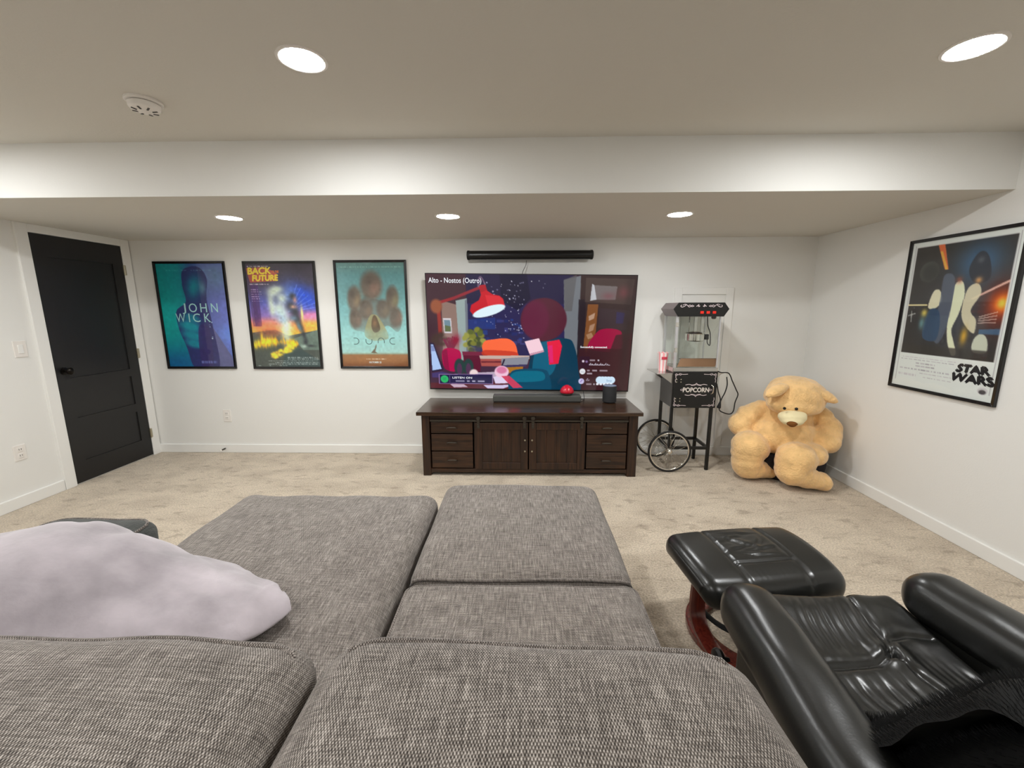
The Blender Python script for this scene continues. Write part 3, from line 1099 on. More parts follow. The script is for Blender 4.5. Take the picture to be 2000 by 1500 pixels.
for cx, ang in ((0.165, 'r'), (0.295, 'd'), (0.415, 'u'), (0.530, 'l')):
    cyy, R_ = 0.765, 0.030
    mb = MB()
    base = {'r': -90, 'd': 0, 'u': 180, 'l': 90}[ang]
    arc = [math.radians(base + k * 12) for k in range(16)]
    pts = [(cx + R_ * math.cos(q), cyy + R_ * math.sin(q)) for q in arc]
    ext = {'r': (-0.02, 0), 'd': (0, -0.02), 'u': (0, 0.02), 'l': (0.02, 0)}[ang]
    pts = [(pts[0][0] + ext[0], pts[0][1] + ext[1])] + pts + [(pts[-1][0] + ext[0], pts[-1][1] + ext[1])]
    for p, q2 in zip(pts, pts[1:]):
        dx, dy = q2[0] - p[0], q2[1] - p[1]
        L = math.hypot(dx, dy)
        nx, ny = -dy / L * ww, dx / L * ww
        mb.add([pl(p[0] + nx, p[1] + ny, PH + .001), pl(q2[0] + nx, q2[1] + ny, PH + .001), pl(q2[0] - nx, q2[1] - ny, PH + .001), pl(p[0] - nx, p[1] - ny, PH + .001)], [(3, 2, 1, 0)])
    mb.build('lettering', M_slate_ink, t, fix=False)
lettering('OCTOBER 22', pl, 0.285, 0.965, 0.405, 0.982, M_white_ink, t, PH + 0.001, bold=0.001)

# --- space poster on the right wall
pl = Plane2D((XR, 3.112, 1.914), (0, -1, 0), (0, 0, -1))
W, H = 0.705, 1.020
asp = W / H
t = poster_base((XR, 2.76, 0.894), pl, W, H, 'large black-framed white-bordered space film poster on the right wall', 0.02)
a = Art(140, 204, asp)
a.fill((228, 222, 224))
DK = (44, 38, 38)
a.poly([(0.05, 0.035), (0.95, 0.035), (0.95, 0.762), (0.05, 0.762)], DK)
a.glow(0.55, 0.5, 0.35, 0.22, (66, 70, 84), 0.6)
a.glow(0.68, 0.17, 0.2, 0.12, (48, 88, 128), 0.9)
a.ell(0.22, 0.205, 0.10, 0.068, (66, 66, 64), 0.1)
a.ell(0.235, 0.212, 0.082, 0.056, (48, 46, 46), 0.3)
a.poly([(0.27, 0.035), (0.335, 0.035), (0.41, 0.20), (0.375, 0.20)], (206, 96, 50), 0.95)
a.poly([(0.30, 0.08), (0.325, 0.08), (0.405, 0.20), (0.38, 0.20)], (240, 160, 60), 0.9)
# abstract shapes in the place of the figures
a.curve([(0.60, 0.22), (0.64, 0.13), (0.70, 0.11), (0.76, 0.16), (0.79, 0.27), (0.68, 0.30)], (34, 36, 48), 0.95)
a.glow(0.69, 0.16, 0.03, 0.02, (100, 104, 112), 0.6)
a.glow(0.90, 0.43, 0.12, 0.13, (120, 34, 24), 0.95)
a.glow(0.93, 0.42, 0.085, 0.06, (236, 110, 24), 1.0)
a.glow(0.92, 0.42, 0.035, 0.03, (252, 190, 70), 0.9)
a.poly([(0.95, 0.285), (0.95, 0.30), (0.68, 0.395), (0.66, 0.39)], (236, 172, 160), 0.9)
a.poly([(0.05, 0.42), (0.05, 0.432), (0.26, 0.432), (0.26, 0.42)], (246, 196, 150), 0.95)
cream = (224, 212, 184)
a.curve([(0.50, 0.30), (0.56, 0.28), (0.60, 0.36), (0.58, 0.48), (0.54, 0.58), (0.58, 0.66), (0.62, 0.73), (0.58, 0.745), (0.52, 0.66), (0.49, 0.54), (0.50, 0.42)], cream, 0.95)
a.curve([(0.62, 0.33), (0.70, 0.30), (0.74, 0.36), (0.68, 0.46), (0.74, 0.52), (0.74, 0.60), (0.64, 0.54), (0.60, 0.46)], (206, 194, 168), 0.9)
a.curve([(0.30, 0.34), (0.36, 0.33), (0.40, 0.40), (0.34, 0.45), (0.27, 0.44)], cream, 0.9)
a.curve([(0.38, 0.24), (0.48, 0.25), (0.50, 0.40), (0.48, 0.6), (0.42, 0.68), (0.36, 0.60), (0.38, 0.40)], (80, 86, 104), 0.85)
a.curve([(0.28, 0.47), (0.38, 0.46), (0.42, 0.56), (0.40, 0.66), (0.26, 0.64)], (44, 66, 96), 0.9)
a.glow(0.24, 0.48, 0.03, 0.025, (206, 184, 90), 0.95)
a.glow(0.23, 0.55, 0.03, 0.04, (96, 134, 140), 0.9)
a.glow(0.53, 0.27, 0.03, 0.02, (130, 70, 54), 0.9)
a.glow(0.70, 0.28, 0.03, 0.02, (196, 140, 84), 0.9)
a.glow(0.66, 0.62, 0.03, 0.05, (196, 150, 50), 0.95)
a.curve([(0.75, 0.64), (0.80, 0.60), (0.86, 0.63), (0.87, 0.71), (0.76, 0.71)], (196, 196, 180), 0.9)
a.poly([(0.78, 0.575), (0.95, 0.565), (0.95, 0.60), (0.78, 0.60)], (62, 100, 140), 0.7)
for k in range(4):
    a.line((0.76, 0.50 + k * 0.012), (0.9, 0.47 + k * 0.02), 0.003, (214, 190, 180), 0.6)
a.line((0.07, 0.50), (0.14, 0.485), 0.004, (200, 200, 200), 0.6)
a.line((0.10, 0.47), (0.11, 0.54), 0.004, (200, 200, 200), 0.6)
a.poly([(0.05, 0.70), (0.95, 0.70), (0.95, 0.762), (0.05, 0.762)], (48, 42, 40), 0.8)
for q_ in ([(0.95, 0), (1.01, 0), (1.01, 1.01), (0.95, 1.01)], [(-.01, 0), (0.05, 0), (0.05, 1.01), (-.01, 1.01)], [(-.01, -.01), (1.01, -.01), (1.01, 0.035), (-.01, 0.035)], [(-.01, 0.762), (1.01, 0.762), (1.01, 1.01), (-.01, 1.01)]):
    a.poly(q_, (222, 216, 220))
a.smalltext(0.08, 0.64, 0.787, 0.006, (150, 140, 150), 0.6, 0.9)
a.smalltext(0.07, 0.62, 0.803, 0.008, (120, 112, 122), 0.6, 0.9)
a.smalltext(0.24, 0.44, 0.826, 0.008, (120, 112, 122), 0.6, 0.9)
a.smalltext(0.24, 0.44, 0.846, 0.008, (110, 104, 114), 0.6, 0.9)
a.smalltext(0.07, 0.60, 0.870, 0.010, (110, 104, 114), 0.6, 0.8)
a.smalltext(0.30, 0.62, 0.892, 0.006, (130, 122, 132), 0.6, 0.9)
a.smalltext(0.34, 0.62, 0.915, 0.006, (130, 122, 132), 0.6, 0.9)
a.smalltext(0.06, 0.26, 0.912, 0.018, (140, 134, 142), 0.5, 0.8)
a.ell(0.905, 0.938, 0.045, 0.022, (150, 146, 150), 0.1, 0, 0.5)
a.ell(0.905, 0.945, 0.03, 0.014, (64, 58, 62), 0.2)
a.line((0.035, 0.958), (0.965, 0.958), 0.0016, (120, 114, 122), 0.8)
a.line((0.035, 0.022), (0.035, 0.958), 0.0016, (120, 114, 122), 0.6)
a.line((0.965, 0.022), (0.965, 0.958), 0.0016, (120, 114, 122), 0.6)
a.sheet('poster_print', pl, 0.018, 0.018, W - 0.018, H - 0.018, M_print, t, PH, 1.45)


def trap(x, y):
    k = (y - 0.800) / 0.105          # widens downwards
    return 0.553 + (x - 0.553) * (0.72 + 0.30 * k), y


lettering('STAR', pl, 0.435, 0.800, 0.665, 0.846, M_black_ink, t, PH + 0.001, warp=trap, bold=0.006)
lettering('WARS', pl, 0.425, 0.857, 0.680, 0.905, M_black_ink, t, PH + 0.001, warp=trap, bold=0.006)

# ------------------------------------------------------------------ television
TL, TR, BR, BL = (Vector(p) for p in ((-0.8831, 3.9180, 1.7812), (1.0568, 3.9344, 1.7562), (1.0418, 4.0420, 0.6561), (-0.8981, 4.0256, 0.6811)))
ex = (TR - TL).normalized()
ey = (BL - TL)
ey = (ey - ex * ey.dot(ex)).normalized()
TW, TH = (TR - TL).length, (BL - TL).length
pl = Plane2D(TL, ex, ey)
t = thing('television', (0.0793, YB, 1.15), 'large wall-mounted flat television showing a night desk scene', 'television')
mb = MB()
mb.prism([(0, 0), (TW, 0), (TW, TH), (0, TH)], pl, -0.030, -0.001)
mb.build('casing', M_black, t, bevel=0.003)
mb = MB()
bz = 0.006
for x0, y0, x1, y1 in ((0, 0, TW, bz), (0, TH - bz * 1.8, TW, TH), (0, bz, bz, TH - bz * 1.8), (TW - bz, bz, TW, TH - bz * 1.8)):
    mb.prism([(x0, y0), (x1, y0), (x1, y1), (x0, y1)], pl, -0.002, 0.002)
mb.build('bezel', M_black, t)
mb = MB()
c0 = pl(TW / 2, TH * 0.5, -0.03)
mb.box(c0.x - 0.3, c0.x + 0.3, YB - 0.025, YB - 0.001, 1.0, 1.45)
mb.bar((c0.x - 0.2, YB - 0.02, 1.40), pl(TW / 2 - 0.2, TH * 0.32, -0.028), 0.04, 0.03)
mb.bar((c0.x + 0.2, YB - 0.02, 1.40), pl(TW / 2 + 0.2, TH * 0.32, -0.028), 0.04, 0.03)
mb.build('wall_mount', M_blackmatte, t)

a = Art(384, 216, TW / TH)
a.fill((52, 30, 44))
# room: beige wall strip, night window with frames, dim shelves
a.poly([(0.0, 0), (0.2, 0), (0.2, 0.75), (0, 0.75)], (66, 40, 50))
a.poly([(0.07, 0.22), (0.155, 0.26), (0.155, 0.72), (0.07, 0.72)], (140, 114, 104))
a.glow(0.11, 0.62, 0.05, 0.14, (176, 140, 140), 0.7)
a.poly([(0.19, 0), (0.70, 0), (0.70, 0.70), (0.19, 0.70)], (34, 28, 62))
a.poly([(0.19, 0.24), (0.70, 0.24), (0.70, 0.70), (0.19, 0.70)], (40, 36, 86), 0.7)
a.poly([(0.35, 0.0), (0.48, 0.0), (0.50, 0.20), (0.44, 0.30), (0.36, 0.22)], (20, 16, 44), 0.8)
for k in range(44):
    u, v = rng.uniform(0.20, 0.46), rng.uniform(0.36, 0.66)
    w_, h_ = rng.uniform(.01, .04), rng.uniform(.01, .04)
    a.poly([(u, v), (u + w_, v), (u + w_, v + h_), (u, v + h_)], [(34, 60, 130), (24, 28, 78), (58, 60, 120), (30, 40, 100)][k % 4], 0.8)
a.poly([(0.20, 0.38), (0.33, 0.36), (0.33, 0.46), (0.20, 0.46)], (32, 62, 140), 0.6)
a.specks(60, 0.28, 0.47, 0.02, 0.60, (206, 206, 226), 0.0055)
a.specks(30, 0.35, 0.46, 0.05, 0.5, (230, 230, 240), 0.0045)
a.specks(4, 0.50, 0.66, 0.03, 0.2, (220, 220, 220), 0.005)
a.poly([(0.140, 0.22), (0.195, 0.20), (0.197, 0.74), (0.155, 0.74)], (150, 166, 164))
a.poly([(0.184, 0.22), (0.195, 0.20), (0.197, 0.74), (0.188, 0.74)], (112, 118, 130))
a.poly([(0.655, 0.04), (0.745, 0.0), (0.735, 0.70), (0.675, 0.72)], (112, 116, 122))
a.poly([(0.655, 0.04), (0.715, 0.0), (0.70, 0.3), (0.665, 0.3)], (92, 90, 92), 0.8)
a.poly([(0.735, 0.0), (1, 0.0), (1, 1), (0.745, 1)], (54, 38, 38))
a.poly([(0.73, 0.2), (0.765, 0.2), (0.77, 0.7), (0.735, 0.7)], (36, 26, 34), 0.9)
a.poly([(0.76, 0.02), (0.99, 0.03), (0.98, 0.24), (0.76, 0.22)], (76, 62, 58), 0.8)
a.poly([(0.795, 0.08), (0.91, 0.09), (0.905, 0.20), (0.80, 0.20)], (116, 108, 108), 0.9)
a.poly([(0.79, 0.07), (0.80, 0.08), (0.815, 0.20), (0.785, 0.21)], (196, 200, 206), 0.9)
a.glow(0.87, 0.17, 0.03, 0.03, (120, 74, 80), 0.7)
a.glow(0.945, 0.14, 0.03, 0.05, (120, 66, 70), 0.7)
a.poly([(0.775, 0.24), (0.825, 0.24), (0.82, 0.5), (0.78, 0.66), (0.765, 0.6)], (124, 76, 40))
a.poly([(0.782, 0.34), (0.812, 0.31), (0.808, 0.36), (0.784, 0.38)], (190, 160, 140), 0.8)
a.poly([(0.79, 0.42), (0.815, 0.40), (0.808, 0.46), (0.785, 0.48)], (190, 160, 140), 0.6)
a.poly([(0.775, 0.50), (0.80, 0.48), (0.812, 0.52), (0.785, 0.54)], (176, 140, 110), 0.7)
a.poly([(0.83, 0.27), (0.98, 0.29), (0.97, 0.46), (0.83, 0.44)], (58, 44, 50), 0.8)
a.poly([(0.915, 0.30), (0.955, 0.31), (0.95, 0.40), (0.915, 0.40)], (50, 44, 84), 0.8)
a.curve([(0.79, 0.62), (0.825, 0.48), (0.87, 0.445), (0.93, 0.455), (0.95, 0.50), (0.94, 0.64)], (150, 8, 58))
a.poly([(0.92, 0.50), (1, 0.48), (1, 1), (0.86, 1), (0.9, 0.62)], (62, 28, 34), 0.85)
a.poly([(0.745, 0.62), (0.97, 0.62), (0.95, 1), (0.735, 1)], (58, 22, 30), 0.85)
# desk
a.poly([(0, 0.80), (0.4, 0.74), (0.74, 0.74), (0.74, 1), (0, 1)], (66, 40, 62))
a.poly([(0.0, 0.95), (0.46, 0.93), (0.52, 1), (0.0, 1)], (92, 34, 44), 0.9)
# left: lamp arm, small picture, plants
a.line((0.055, 0.24), (0.13, 0.20), 0.012, (150, 40, 46))
a.line((0.13, 0.20), (0.27, 0.10), 0.012, (142, 40, 52))
a.line((0.055, 0.25), (0.06, 0.50), 0.016, (150, 50, 44))
a.ell(0.045, 0.27, 0.028, 0.06, (150, 84, 56), 0.2)
a.poly([(0.075, 0.37), (0.115, 0.37), (0.118, 0.50), (0.08, 0.50)], (206, 200, 204))
a.poly([(0.08, 0.385), (0.11, 0.385), (0.112, 0.485), (0.084, 0.485)], (110, 136, 150))
a.poly([(0.083, 0.43), (0.112, 0.44), (0.112, 0.485), (0.084, 0.485)], (96, 108, 72))
for k in range(16):
    a.glow(rng.uniform(0.02, 0.09), rng.uniform(0.50, 0.60), 0.012, 0.02, (70, 52, 46), 0.8)
for k in range(9):
    u = 0.075 + 0.009 * k
    a.line((0.11, 0.68), (u, 0.53 + 0.04 * rng.random()), 0.006, (120, 40 + 6 * (k % 3), 70))
a.glow(0.135, 0.56, 0.02, 0.05, (140, 20, 50), 0.9, 0.4)
# red shade lamp
a.poly([(0.252, 0.095), (0.283, 0.085), (0.292, 0.135), (0.318, 0.165), (0.35, 0.175), (0.368, 0.20), (0.378, 0.27), (0.31, 0.30), (0.225, 0.345), (0.208, 0.305), (0.215, 0.255), (0.252, 0.215), (0.262, 0.17)], (196, 24, 40))
a.poly([(0.282, 0.17), (0.35, 0.18), (0.37, 0.215), (0.376, 0.27), (0.30, 0.295)], (222, 50, 60), 0.7)
a.poly([(0.255, 0.10), (0.285, 0.09), (0.29, 0.13), (0.26, 0.15)], (160, 22, 38), 0.8)
a.ell(0.300, 0.305, 0.082, 0.040, (222, 242, 250), 0.05, -0.30)
a.curve([(0.245, 0.10), (0.25, 0.03), (0.265, 0.02), (0.285, 0.08), (0.278, 0.085), (0.265, 0.04), (0.256, 0.05), (0.255, 0.10)], (120, 96, 120), 0.8)
# leafy pot plant
for k in range(34):
    th = rng.uniform(0, 6.28)
    rr = rng.uniform(0.1, 1)
    u, v = 0.225 + 0.058 * rr * math.cos(th), 0.555 + 0.095 * rr * math.sin(th)
    a.ell(u, v, 0.016, 0.022, [(122, 124, 48), (88, 98, 44), (150, 150, 70), (64, 74, 40)][k % 4], 0.25, rng.uniform(-1, 1))
a.glow(0.245, 0.64, 0.04, 0.03, (64, 58, 96), 0.9)
a.poly([(0.168, 0.665), (0.262, 0.665), (0.255, 0.84), (0.20, 0.86), (0.175, 0.80)], (92, 18, 46))
a.poly([(0.165, 0.66), (0.265, 0.66), (0.263, 0.695), (0.168, 0.695)], (116, 34, 62))
a.curve([(0.07, 0.65), (0.11, 0.63), (0.155, 0.66), (0.158, 0.76), (0.13, 0.84), (0.08, 0.82), (0.065, 0.74)], (178, 6, 74))
a.poly([(0.065, 0.66), (0.09, 0.64), (0.10, 0.84), (0.075, 0.82)], (126, 14, 60), 0.7)
# laptop
a.poly([(0.004, 0.585), (0.025, 0.585), (0.07, 0.83), (0.01, 0.85)], (40, 30, 60))
a.poly([(0.010, 0.60), (0.022, 0.60), (0.060, 0.82), (0.013, 0.835)], (172, 198, 240))
a.poly([(0.012, 0.61), (0.024, 0.61), (0.03, 0.66), (0.013, 0.66)], (108, 118, 170), 0.7)
a.poly([(0.01, 0.86), (0.06, 0.845), (0.12, 0.87), (0.1, 0.90), (0.01, 0.90)], (70, 60, 120), 0.8)
# orange cushion on stacked books
a.curve([(0.265, 0.62), (0.28, 0.565), (0.32, 0.55), (0.385, 0.54), (0.425, 0.58), (0.44, 0.66), (0.43, 0.70), (0.29, 0.69)], (250, 104, 60))
a.curve([(0.27, 0.65), (0.33, 0.645), (0.43, 0.66), (0.43, 0.70), (0.28, 0.70)], (196, 56, 36), 0.9)
a.poly([(0.25, 0.695), (0.50, 0.69), (0.50, 0.72), (0.255, 0.725)], (196, 172, 162))
a.poly([(0.255, 0.725), (0.44, 0.72), (0.43, 0.79), (0.26, 0.79)], (170, 82, 76))
a.poly([(0.26, 0.745), (0.43, 0.74), (0.43, 0.755), (0.26, 0.76)], (110, 40, 50))
a.poly([(0.36, 0.72), (0.50, 0.70), (0.49, 0.77), (0.36, 0.78)], (136, 138, 150))
a.poly([(0.36, 0.78), (0.49, 0.77), (0.48, 0.79), (0.36, 0.80)], (60, 54, 94))
a.poly([(0.38, 0.80), (0.47, 0.79), (0.46, 0.87), (0.40, 0.85)], (168, 110, 32))
a.line((0.36, 0.80), (0.375, 0.73), 0.007, (40, 26, 52))
# dark loops, pale stone and papers on the desk
for cu in (0.150, 0.195):
    a.ell(cu, 0.80, 0.026, 0.075, (36, 62, 60), 0.1)
    a.ell(cu, 0.82, 0.013, 0.055, (80, 50, 80), 0.1)
a.ell(0.222, 0.86, 0.022, 0.04, (236, 214, 214), 0.15)
a.poly([(0.24, 0.85), (0.34, 0.84), (0.34, 0.90), (0.24, 0.89)], (196, 180, 200), 0.9)
a.poly([(0.32, 0.89), (0.37, 0.86), (0.44, 0.94), (0.33, 0.95)], (222, 208, 236))
a.poly([(0.27, 0.965), (0.42, 0.96), (0.37, 0.995), (0.29, 0.995)], (206, 196, 230))
a.poly([(0.10, 0.96), (0.17, 0.96), (0.19, 0.985), (0.12, 0.99)], (196, 170, 190))
# plain stand-in in the same colours: teal armchair with a round maroon cushion, pink pad and red throw
a.curve([(0.52, 0.60), (0.55, 0.545), (0.68, 0.535), (0.72, 0.60), (0.745, 0.80), (0.745, 1.04), (0.50, 1.04)], (2, 54, 78))
a.curve([(0.53, 0.62), (0.56, 0.57), (0.63, 0.565), (0.64, 0.70), (0.61, 0.86), (0.52, 0.88)], (8, 96, 126), 0.9)
a.curve([(0.40, 0.88), (0.43, 0.82), (0.56, 0.81), (0.60, 0.86), (0.60, 1.03), (0.42, 1.03), (0.395, 0.95)], (4, 70, 98))
a.curve([(0.405, 0.88), (0.44, 0.835), (0.55, 0.83), (0.58, 0.87), (0.56, 0.92), (0.43, 0.93)], (6, 106, 132), 0.95)
a.ell(0.565, 0.375, 0.112, 0.185, (82, 30, 48), 0.03)
a.ell(0.525, 0.375, 0.066, 0.165, (98, 28, 60), 0.12, a=0.8)
a.poly([(0.475, 0.565), (0.545, 0.535), (0.57, 0.64), (0.50, 0.675)], (244, 206, 218))
a.poly([(0.50, 0.675), (0.57, 0.64), (0.572, 0.655), (0.503, 0.69)], (206, 150, 170))
a.poly([(0.585, 0.565), (0.645, 0.545), (0.66, 0.60), (0.645, 0.76), (0.60, 0.77)], (226, 24, 62))
a.poly([(0.59, 0.60), (0.612, 0.595), (0.62, 0.75), (0.603, 0.755)], (222, 36, 120), 0.8)
a.ell(0.362, 0.84, 0.036, 0.055, (240, 196, 220), 0.08)
a.ell(0.362, 0.825, 0.026, 0.032, (214, 120, 160), 0.2)
a.poly([(0.36, 0.88), (0.40, 0.875), (0.47, 0.985), (0.42, 0.99)], (206, 62, 92), 0.95)
# banner with a green disc
a.poly([(0.045, 0.868), (0.318, 0.862), (0.318, 0.955), (0.045, 0.958)], (150, 120, 170))
a.poly([(0.048, 0.873), (0.315, 0.867), (0.315, 0.950), (0.048, 0.953)], (34, 28, 70))
a.ell(0.073, 0.913, 0.0195, 0.034, (46, 180, 104), 0.08)
for k in range(3):
    a.line((0.064 + 0.001 * k, 0.902 + 0.009 * k), (0.082 - 0.001 * k, 0.904 + 0.009 * k), 0.0022, (28, 132, 84), 0.7)
a.line((0.099, 0.88), (0.099, 0.945), 0.002, (110, 84, 140), 0.8)
a.smalltext(0.128, 0.285, 0.932, 0.014, (210, 206, 226), 0.75, 0.95)
# chat avatars and pill button
a.poly([(0.748, 0.69), (0.80, 0.69), (0.80, 0.80), (0.746, 0.80)], (40, 18, 44), 0.5)
a.ell(0.768, 0.735, 0.006, 0.011, (220, 206, 220), 0.3)
a.ell(0.785, 0.738, 0.006, 0.010, (130, 104, 150), 0.3)
a.smalltext(0.80, 0.848, 0.725, 0.014, (220, 214, 226), 0.85, 1.0)
for k in range(12):
    u = 0.80 + k * 0.0085
    a.line((u, 0.768), (u + 0.006, 0.752 + 0.008 * (k % 3)), 0.003, (216, 210, 224), 0.85)
a.line((0.80, 0.767), (0.872, 0.766), 0.0025, (216, 210, 224), 0.8)
a.ell(0.767, 0.828, 0.0145, 0.026, (224, 226, 230), 0.08)
a.line((0.760, 0.832), (0.774, 0.834), 0.003, (120, 130, 150), 0.6)
a.smalltext(0.79, 0.892, 0.818, 0.015, (222, 216, 228), 0.8, 1.0)
a.smalltext(0.79, 0.815, 0.845, 0.015, (222, 216, 228), 0.8, 1.0)
a.ell(0.764, 0.918, 0.0145, 0.026, (196, 190, 226), 0.08)
a.line((0.760, 0.925), (0.768, 0.905), 0.004, (120, 90, 170), 0.8)
a.line((0.79, 0.91), (0.795, 0.895), 0.004, (180, 170, 190), 0.8)
a.line((0.797, 0.912), (0.803, 0.906), 0.004, (180, 170, 190), 0.8)
a.smalltext(0.79, 0.832, 0.943, 0.016, (222, 216, 228), 0.85, 1.0)
for cu, cv in ((0.855, 0.905), (0.87, 0.905), (0.885, 0.905), (0.90, 0.905), (0.915, 0.905)):
    a.ell(cu, cv, 0.0185, 0.033, (206, 228, 246), 0.06)
for k in range(5):
    a.ell(0.846 + 0.017 * k, 0.943, 0.007, 0.010, (236, 238, 246), 0.15)
a.glow(0.97, 0.5, 0.02, 0.6, (40, 30, 30), 0.5)
a.sheet('screen', pl, bz, bz, TW - bz, TH - bz * 1.8, M_screen, t, 0.0005)
lettering('Alto - Nostos (Outro)', pl, 0.030, 0.040, 0.515, 0.100, M_screen_text, t, 0.0012, bold=0.0006)
lettering('LISTEN ON', pl, 0.225, 0.975, 0.415, 0.994, M_screen_text, t, 0.0012, bold=0.0005)
lettering('Successfully connected.', pl, 1.452, 0.658, 1.708, 0.682, M_screen_text, t, 0.0012, bold=0.0005)
lettering('Stop', pl, 1.722, 0.985, 1.775, 1.012, M_screen_blue, t, 0.0012)
mb = MB()
mb.sweep(smoothpath([(0.045, YB - 0.03, 1.900), (0.040, YB - 0.03, 1.86), (0.012, YB - 0.04, 1.80), (0.0, YB - 0.05, 1.74)]), 0.0025, 6)
mb.build('cable', M_blackmatte, t, smooth=True)

# ------------------------------------------------------------------ long bar on the wall above the television
t = thing('wall_speaker_bar', (0.075, YB, 1.90), 'long black cylindrical bar mounted on the wall above the television', 'speaker')
y = YB - 0.085
mb = MB()
mb.sweep([(-0.497, y, 1.943), (0.648, y, 1.943)], 0.0405, 28, up=(0, 0, 1))
mb.build('body', M_black, t, smooth=True, angle=40)
for x in (-0.4975, 0.6485):
    s = 1 if x > 0 else -1
    MB().sweep([(x - s * 0.02, y, 1.943), (x, y, 1.943), (x + s * 0.006, y, 1.943)], [0.0425, 0.0425, 0.034], 28).build('end_cap', M_blackmatte, t, smooth=True, angle=40)
for x in (-0.3, 0.45):
    MB().box(x - 0.04, x + 0.04, y + 0.02, YB, 1.915, 1.975).build('wall_bracket', M_blackmatte, t, bevel=0.003)

# ------------------------------------------------------------------ media console
CX0, CX1, CY0, CY1 = -0.868, 1.003, 3.500, 4.055
t = thing('media_console', (0.067, 3.8, 0), 'long dark walnut media console with sliding barn doors under the television', 'console')
MB().box(CX0 - 0.037, CX1 + 0.032, CY0 - 0.035, CY1, 0.556, 0.588).build('top', M_walnut_top, t, bevel=0.004)
for x0, x1, nm in ((CX0, CX0 + 0.068, 'leg_post'), (CX1 - 0.078, CX1, 'leg_post')):
    MB().box(x0, x1, CY0, CY0 + 0.06, 0, 0.556).build(nm, M_walnut_z, t, bevel=0.003)
    MB().box(x0, x1, CY1 - 0.06, CY1 - 0.004, 0, 0.556).build(nm, M_walnut_z, t, bevel=0.003)
    MB().box(x0 + 0.008, x1 - 0.008, CY0 + 0.06, CY1 - 0.06, 0.04, 0.556).build('side_panel', M_walnut_z, t, bevel=0.002)
MB().box(CX0 + 0.068, CX1 - 0.078, CY0 + 0.014, CY0 + 0.04, 0.497, 0.556).build('upper_rail', M_walnut_x, t, bevel=0.002)
mb = MB()
mb.prism([(CX0 + 0.068, 0.018), (CX0 + 0.09, 0.03), (CX1 - 0.10, 0.03), (CX1 - 0.078, 0.018), (CX1 - 0.078, 0.062), (CX0 + 0.068, 0.062)], lambda p, q, h: Vector((p, h, q)), CY0 + 0.008, CY0 + 0.035)
mb.build('apron', M_walnut_x, t, bevel=0.002)
MB().box(CX0 + 0.068, CX1 - 0.078, CY1 - 0.02, CY1 - 0.008, 0.04, 0.556).build('back_panel', M_walnut_x, t)
MB().box(CX0 + 0.06, CX1 - 0.07, CY0 + 0.035, CY1 - 0.02, 0.045, 0.062).build('bottom_panel', M_walnut_x, t)
MB().box(-0.415, -0.40, CY0 + 0.03, CY1 - 0.02, 0.062, 0.5).build('divider', M_walnut_z, t)
MB().box(0.545, 0.56, CY0 + 0.03, CY1 - 0.02, 0.062, 0.5).build('divider', M_walnut_z, t)


def drawer(x0, x1, z0, z1):
    o = MB().box(x0, x1, CY0 + 0.012, CY0 + 0.40, z0, z1).build('drawer', M_walnut_x, t, bevel=0.003)
    xc, zc = (x0 + x1) / 2, (z0 + z1) / 2
    mb = MB()
    # cup pull
    pts = [(xc - 0.042, CY0 + 0.010, zc - 0.006), (xc - 0.036, CY0 - 0.012, zc + 0.004), (xc - 0.015, CY0 - 0.018, zc + 0.008),
           (xc + 0.015, CY0 - 0.018, zc + 0.008), (xc + 0.036, CY0 - 0.012, zc + 0.004), (xc + 0.042, CY0 + 0.010, zc - 0.006)]
    mb.sweep(smoothpath(pts, 4), (0.005), 8)
    mb.build('pull', M_iron, o, smooth=True)


for z0, z1 in ((0.388, 0.490), (0.228, 0.378), (0.070, 0.218)):
    drawer(CX0 + 0.078, -0.425, z0, z1)
    drawer(0.568, CX1 - 0.088, z0 if z0 > .3 else z0, z1)
for x0, x1, s in ((-0.405, 0.057, 1), (0.067, 0.549, -1)):
    y0, y1 = CY0 - 0.006, CY0 + 0.014
    o = None
    mb = MB()
    st = 0.062
    mb.box(x0, x0 + st, y0, y1, 0.066, 0.488).box(x1 - st, x1, y0, y1, 0.066, 0.488)
    mb.box(x0 + st, x1 - st, y0, y1, 0.066, 0.066 + st).box(x0 + st, x1 - st, y0, y1, 0.488 - st, 0.488)
    o = mb.build('barn_door', M_walnut_z, t, bevel=0.003)
    npl = 4
    pw = (x1 - x0 - 2 * st) / npl
    for k in range(npl):
        MB().box(x0 + st + k * pw + 0.0008, x0 + st + (k + 1) * pw - 0.0008, y0 + 0.009, y1 - 0.002, 0.066 + st, 0.488 - st).build('plank', M_walnut_z, o, bevel=0.001)
    for hx in (x0 + 0.033, x1 - 0.030):
        mb = MB()
        mb.box(hx - 0.012, hx + 0.012, y0 - 0.006, y0 + 0.001, 0.440, 0.545)
        mb.lathe([(0.004, -0.012), (0.017, -0.010), (0.019, -0.004), (0.019, 0.004), (0.004, 0.006)], (hx, y0 - 0.004, 0.533), 18, axis='y')
        for zz_ in (0.455, 0.475):
            mb.lathe([(0.001, -0.010), (0.005, -0.008), (0.006, -0.004)], (hx, y0 - 0.004, zz_), 10, axis='y')
        mb.build('roller_strap', M_iron, o, bevel=0.001)
    kx = x1 - 0.026 if s > 0 else x0 + 0.026
    for kz in (0.335, 0.235):
        MB().lathe([(0.002, -0.014), (0.007, -0.012), (0.008, -0.006), (0.004, -0.003), (0.004, 0.002)], (kx, y0, kz), 14, axis='y').build('door_stud', M_nickel, o, smooth=True, angle=40)
mb = MB()
mb.box(CX0 + 0.075, CX1 - 0.085, CY0 - 0.004, CY0 + 0.006, 0.497, 0.512)
mb.build('door_rail', M_iron, t, bevel=0.001)

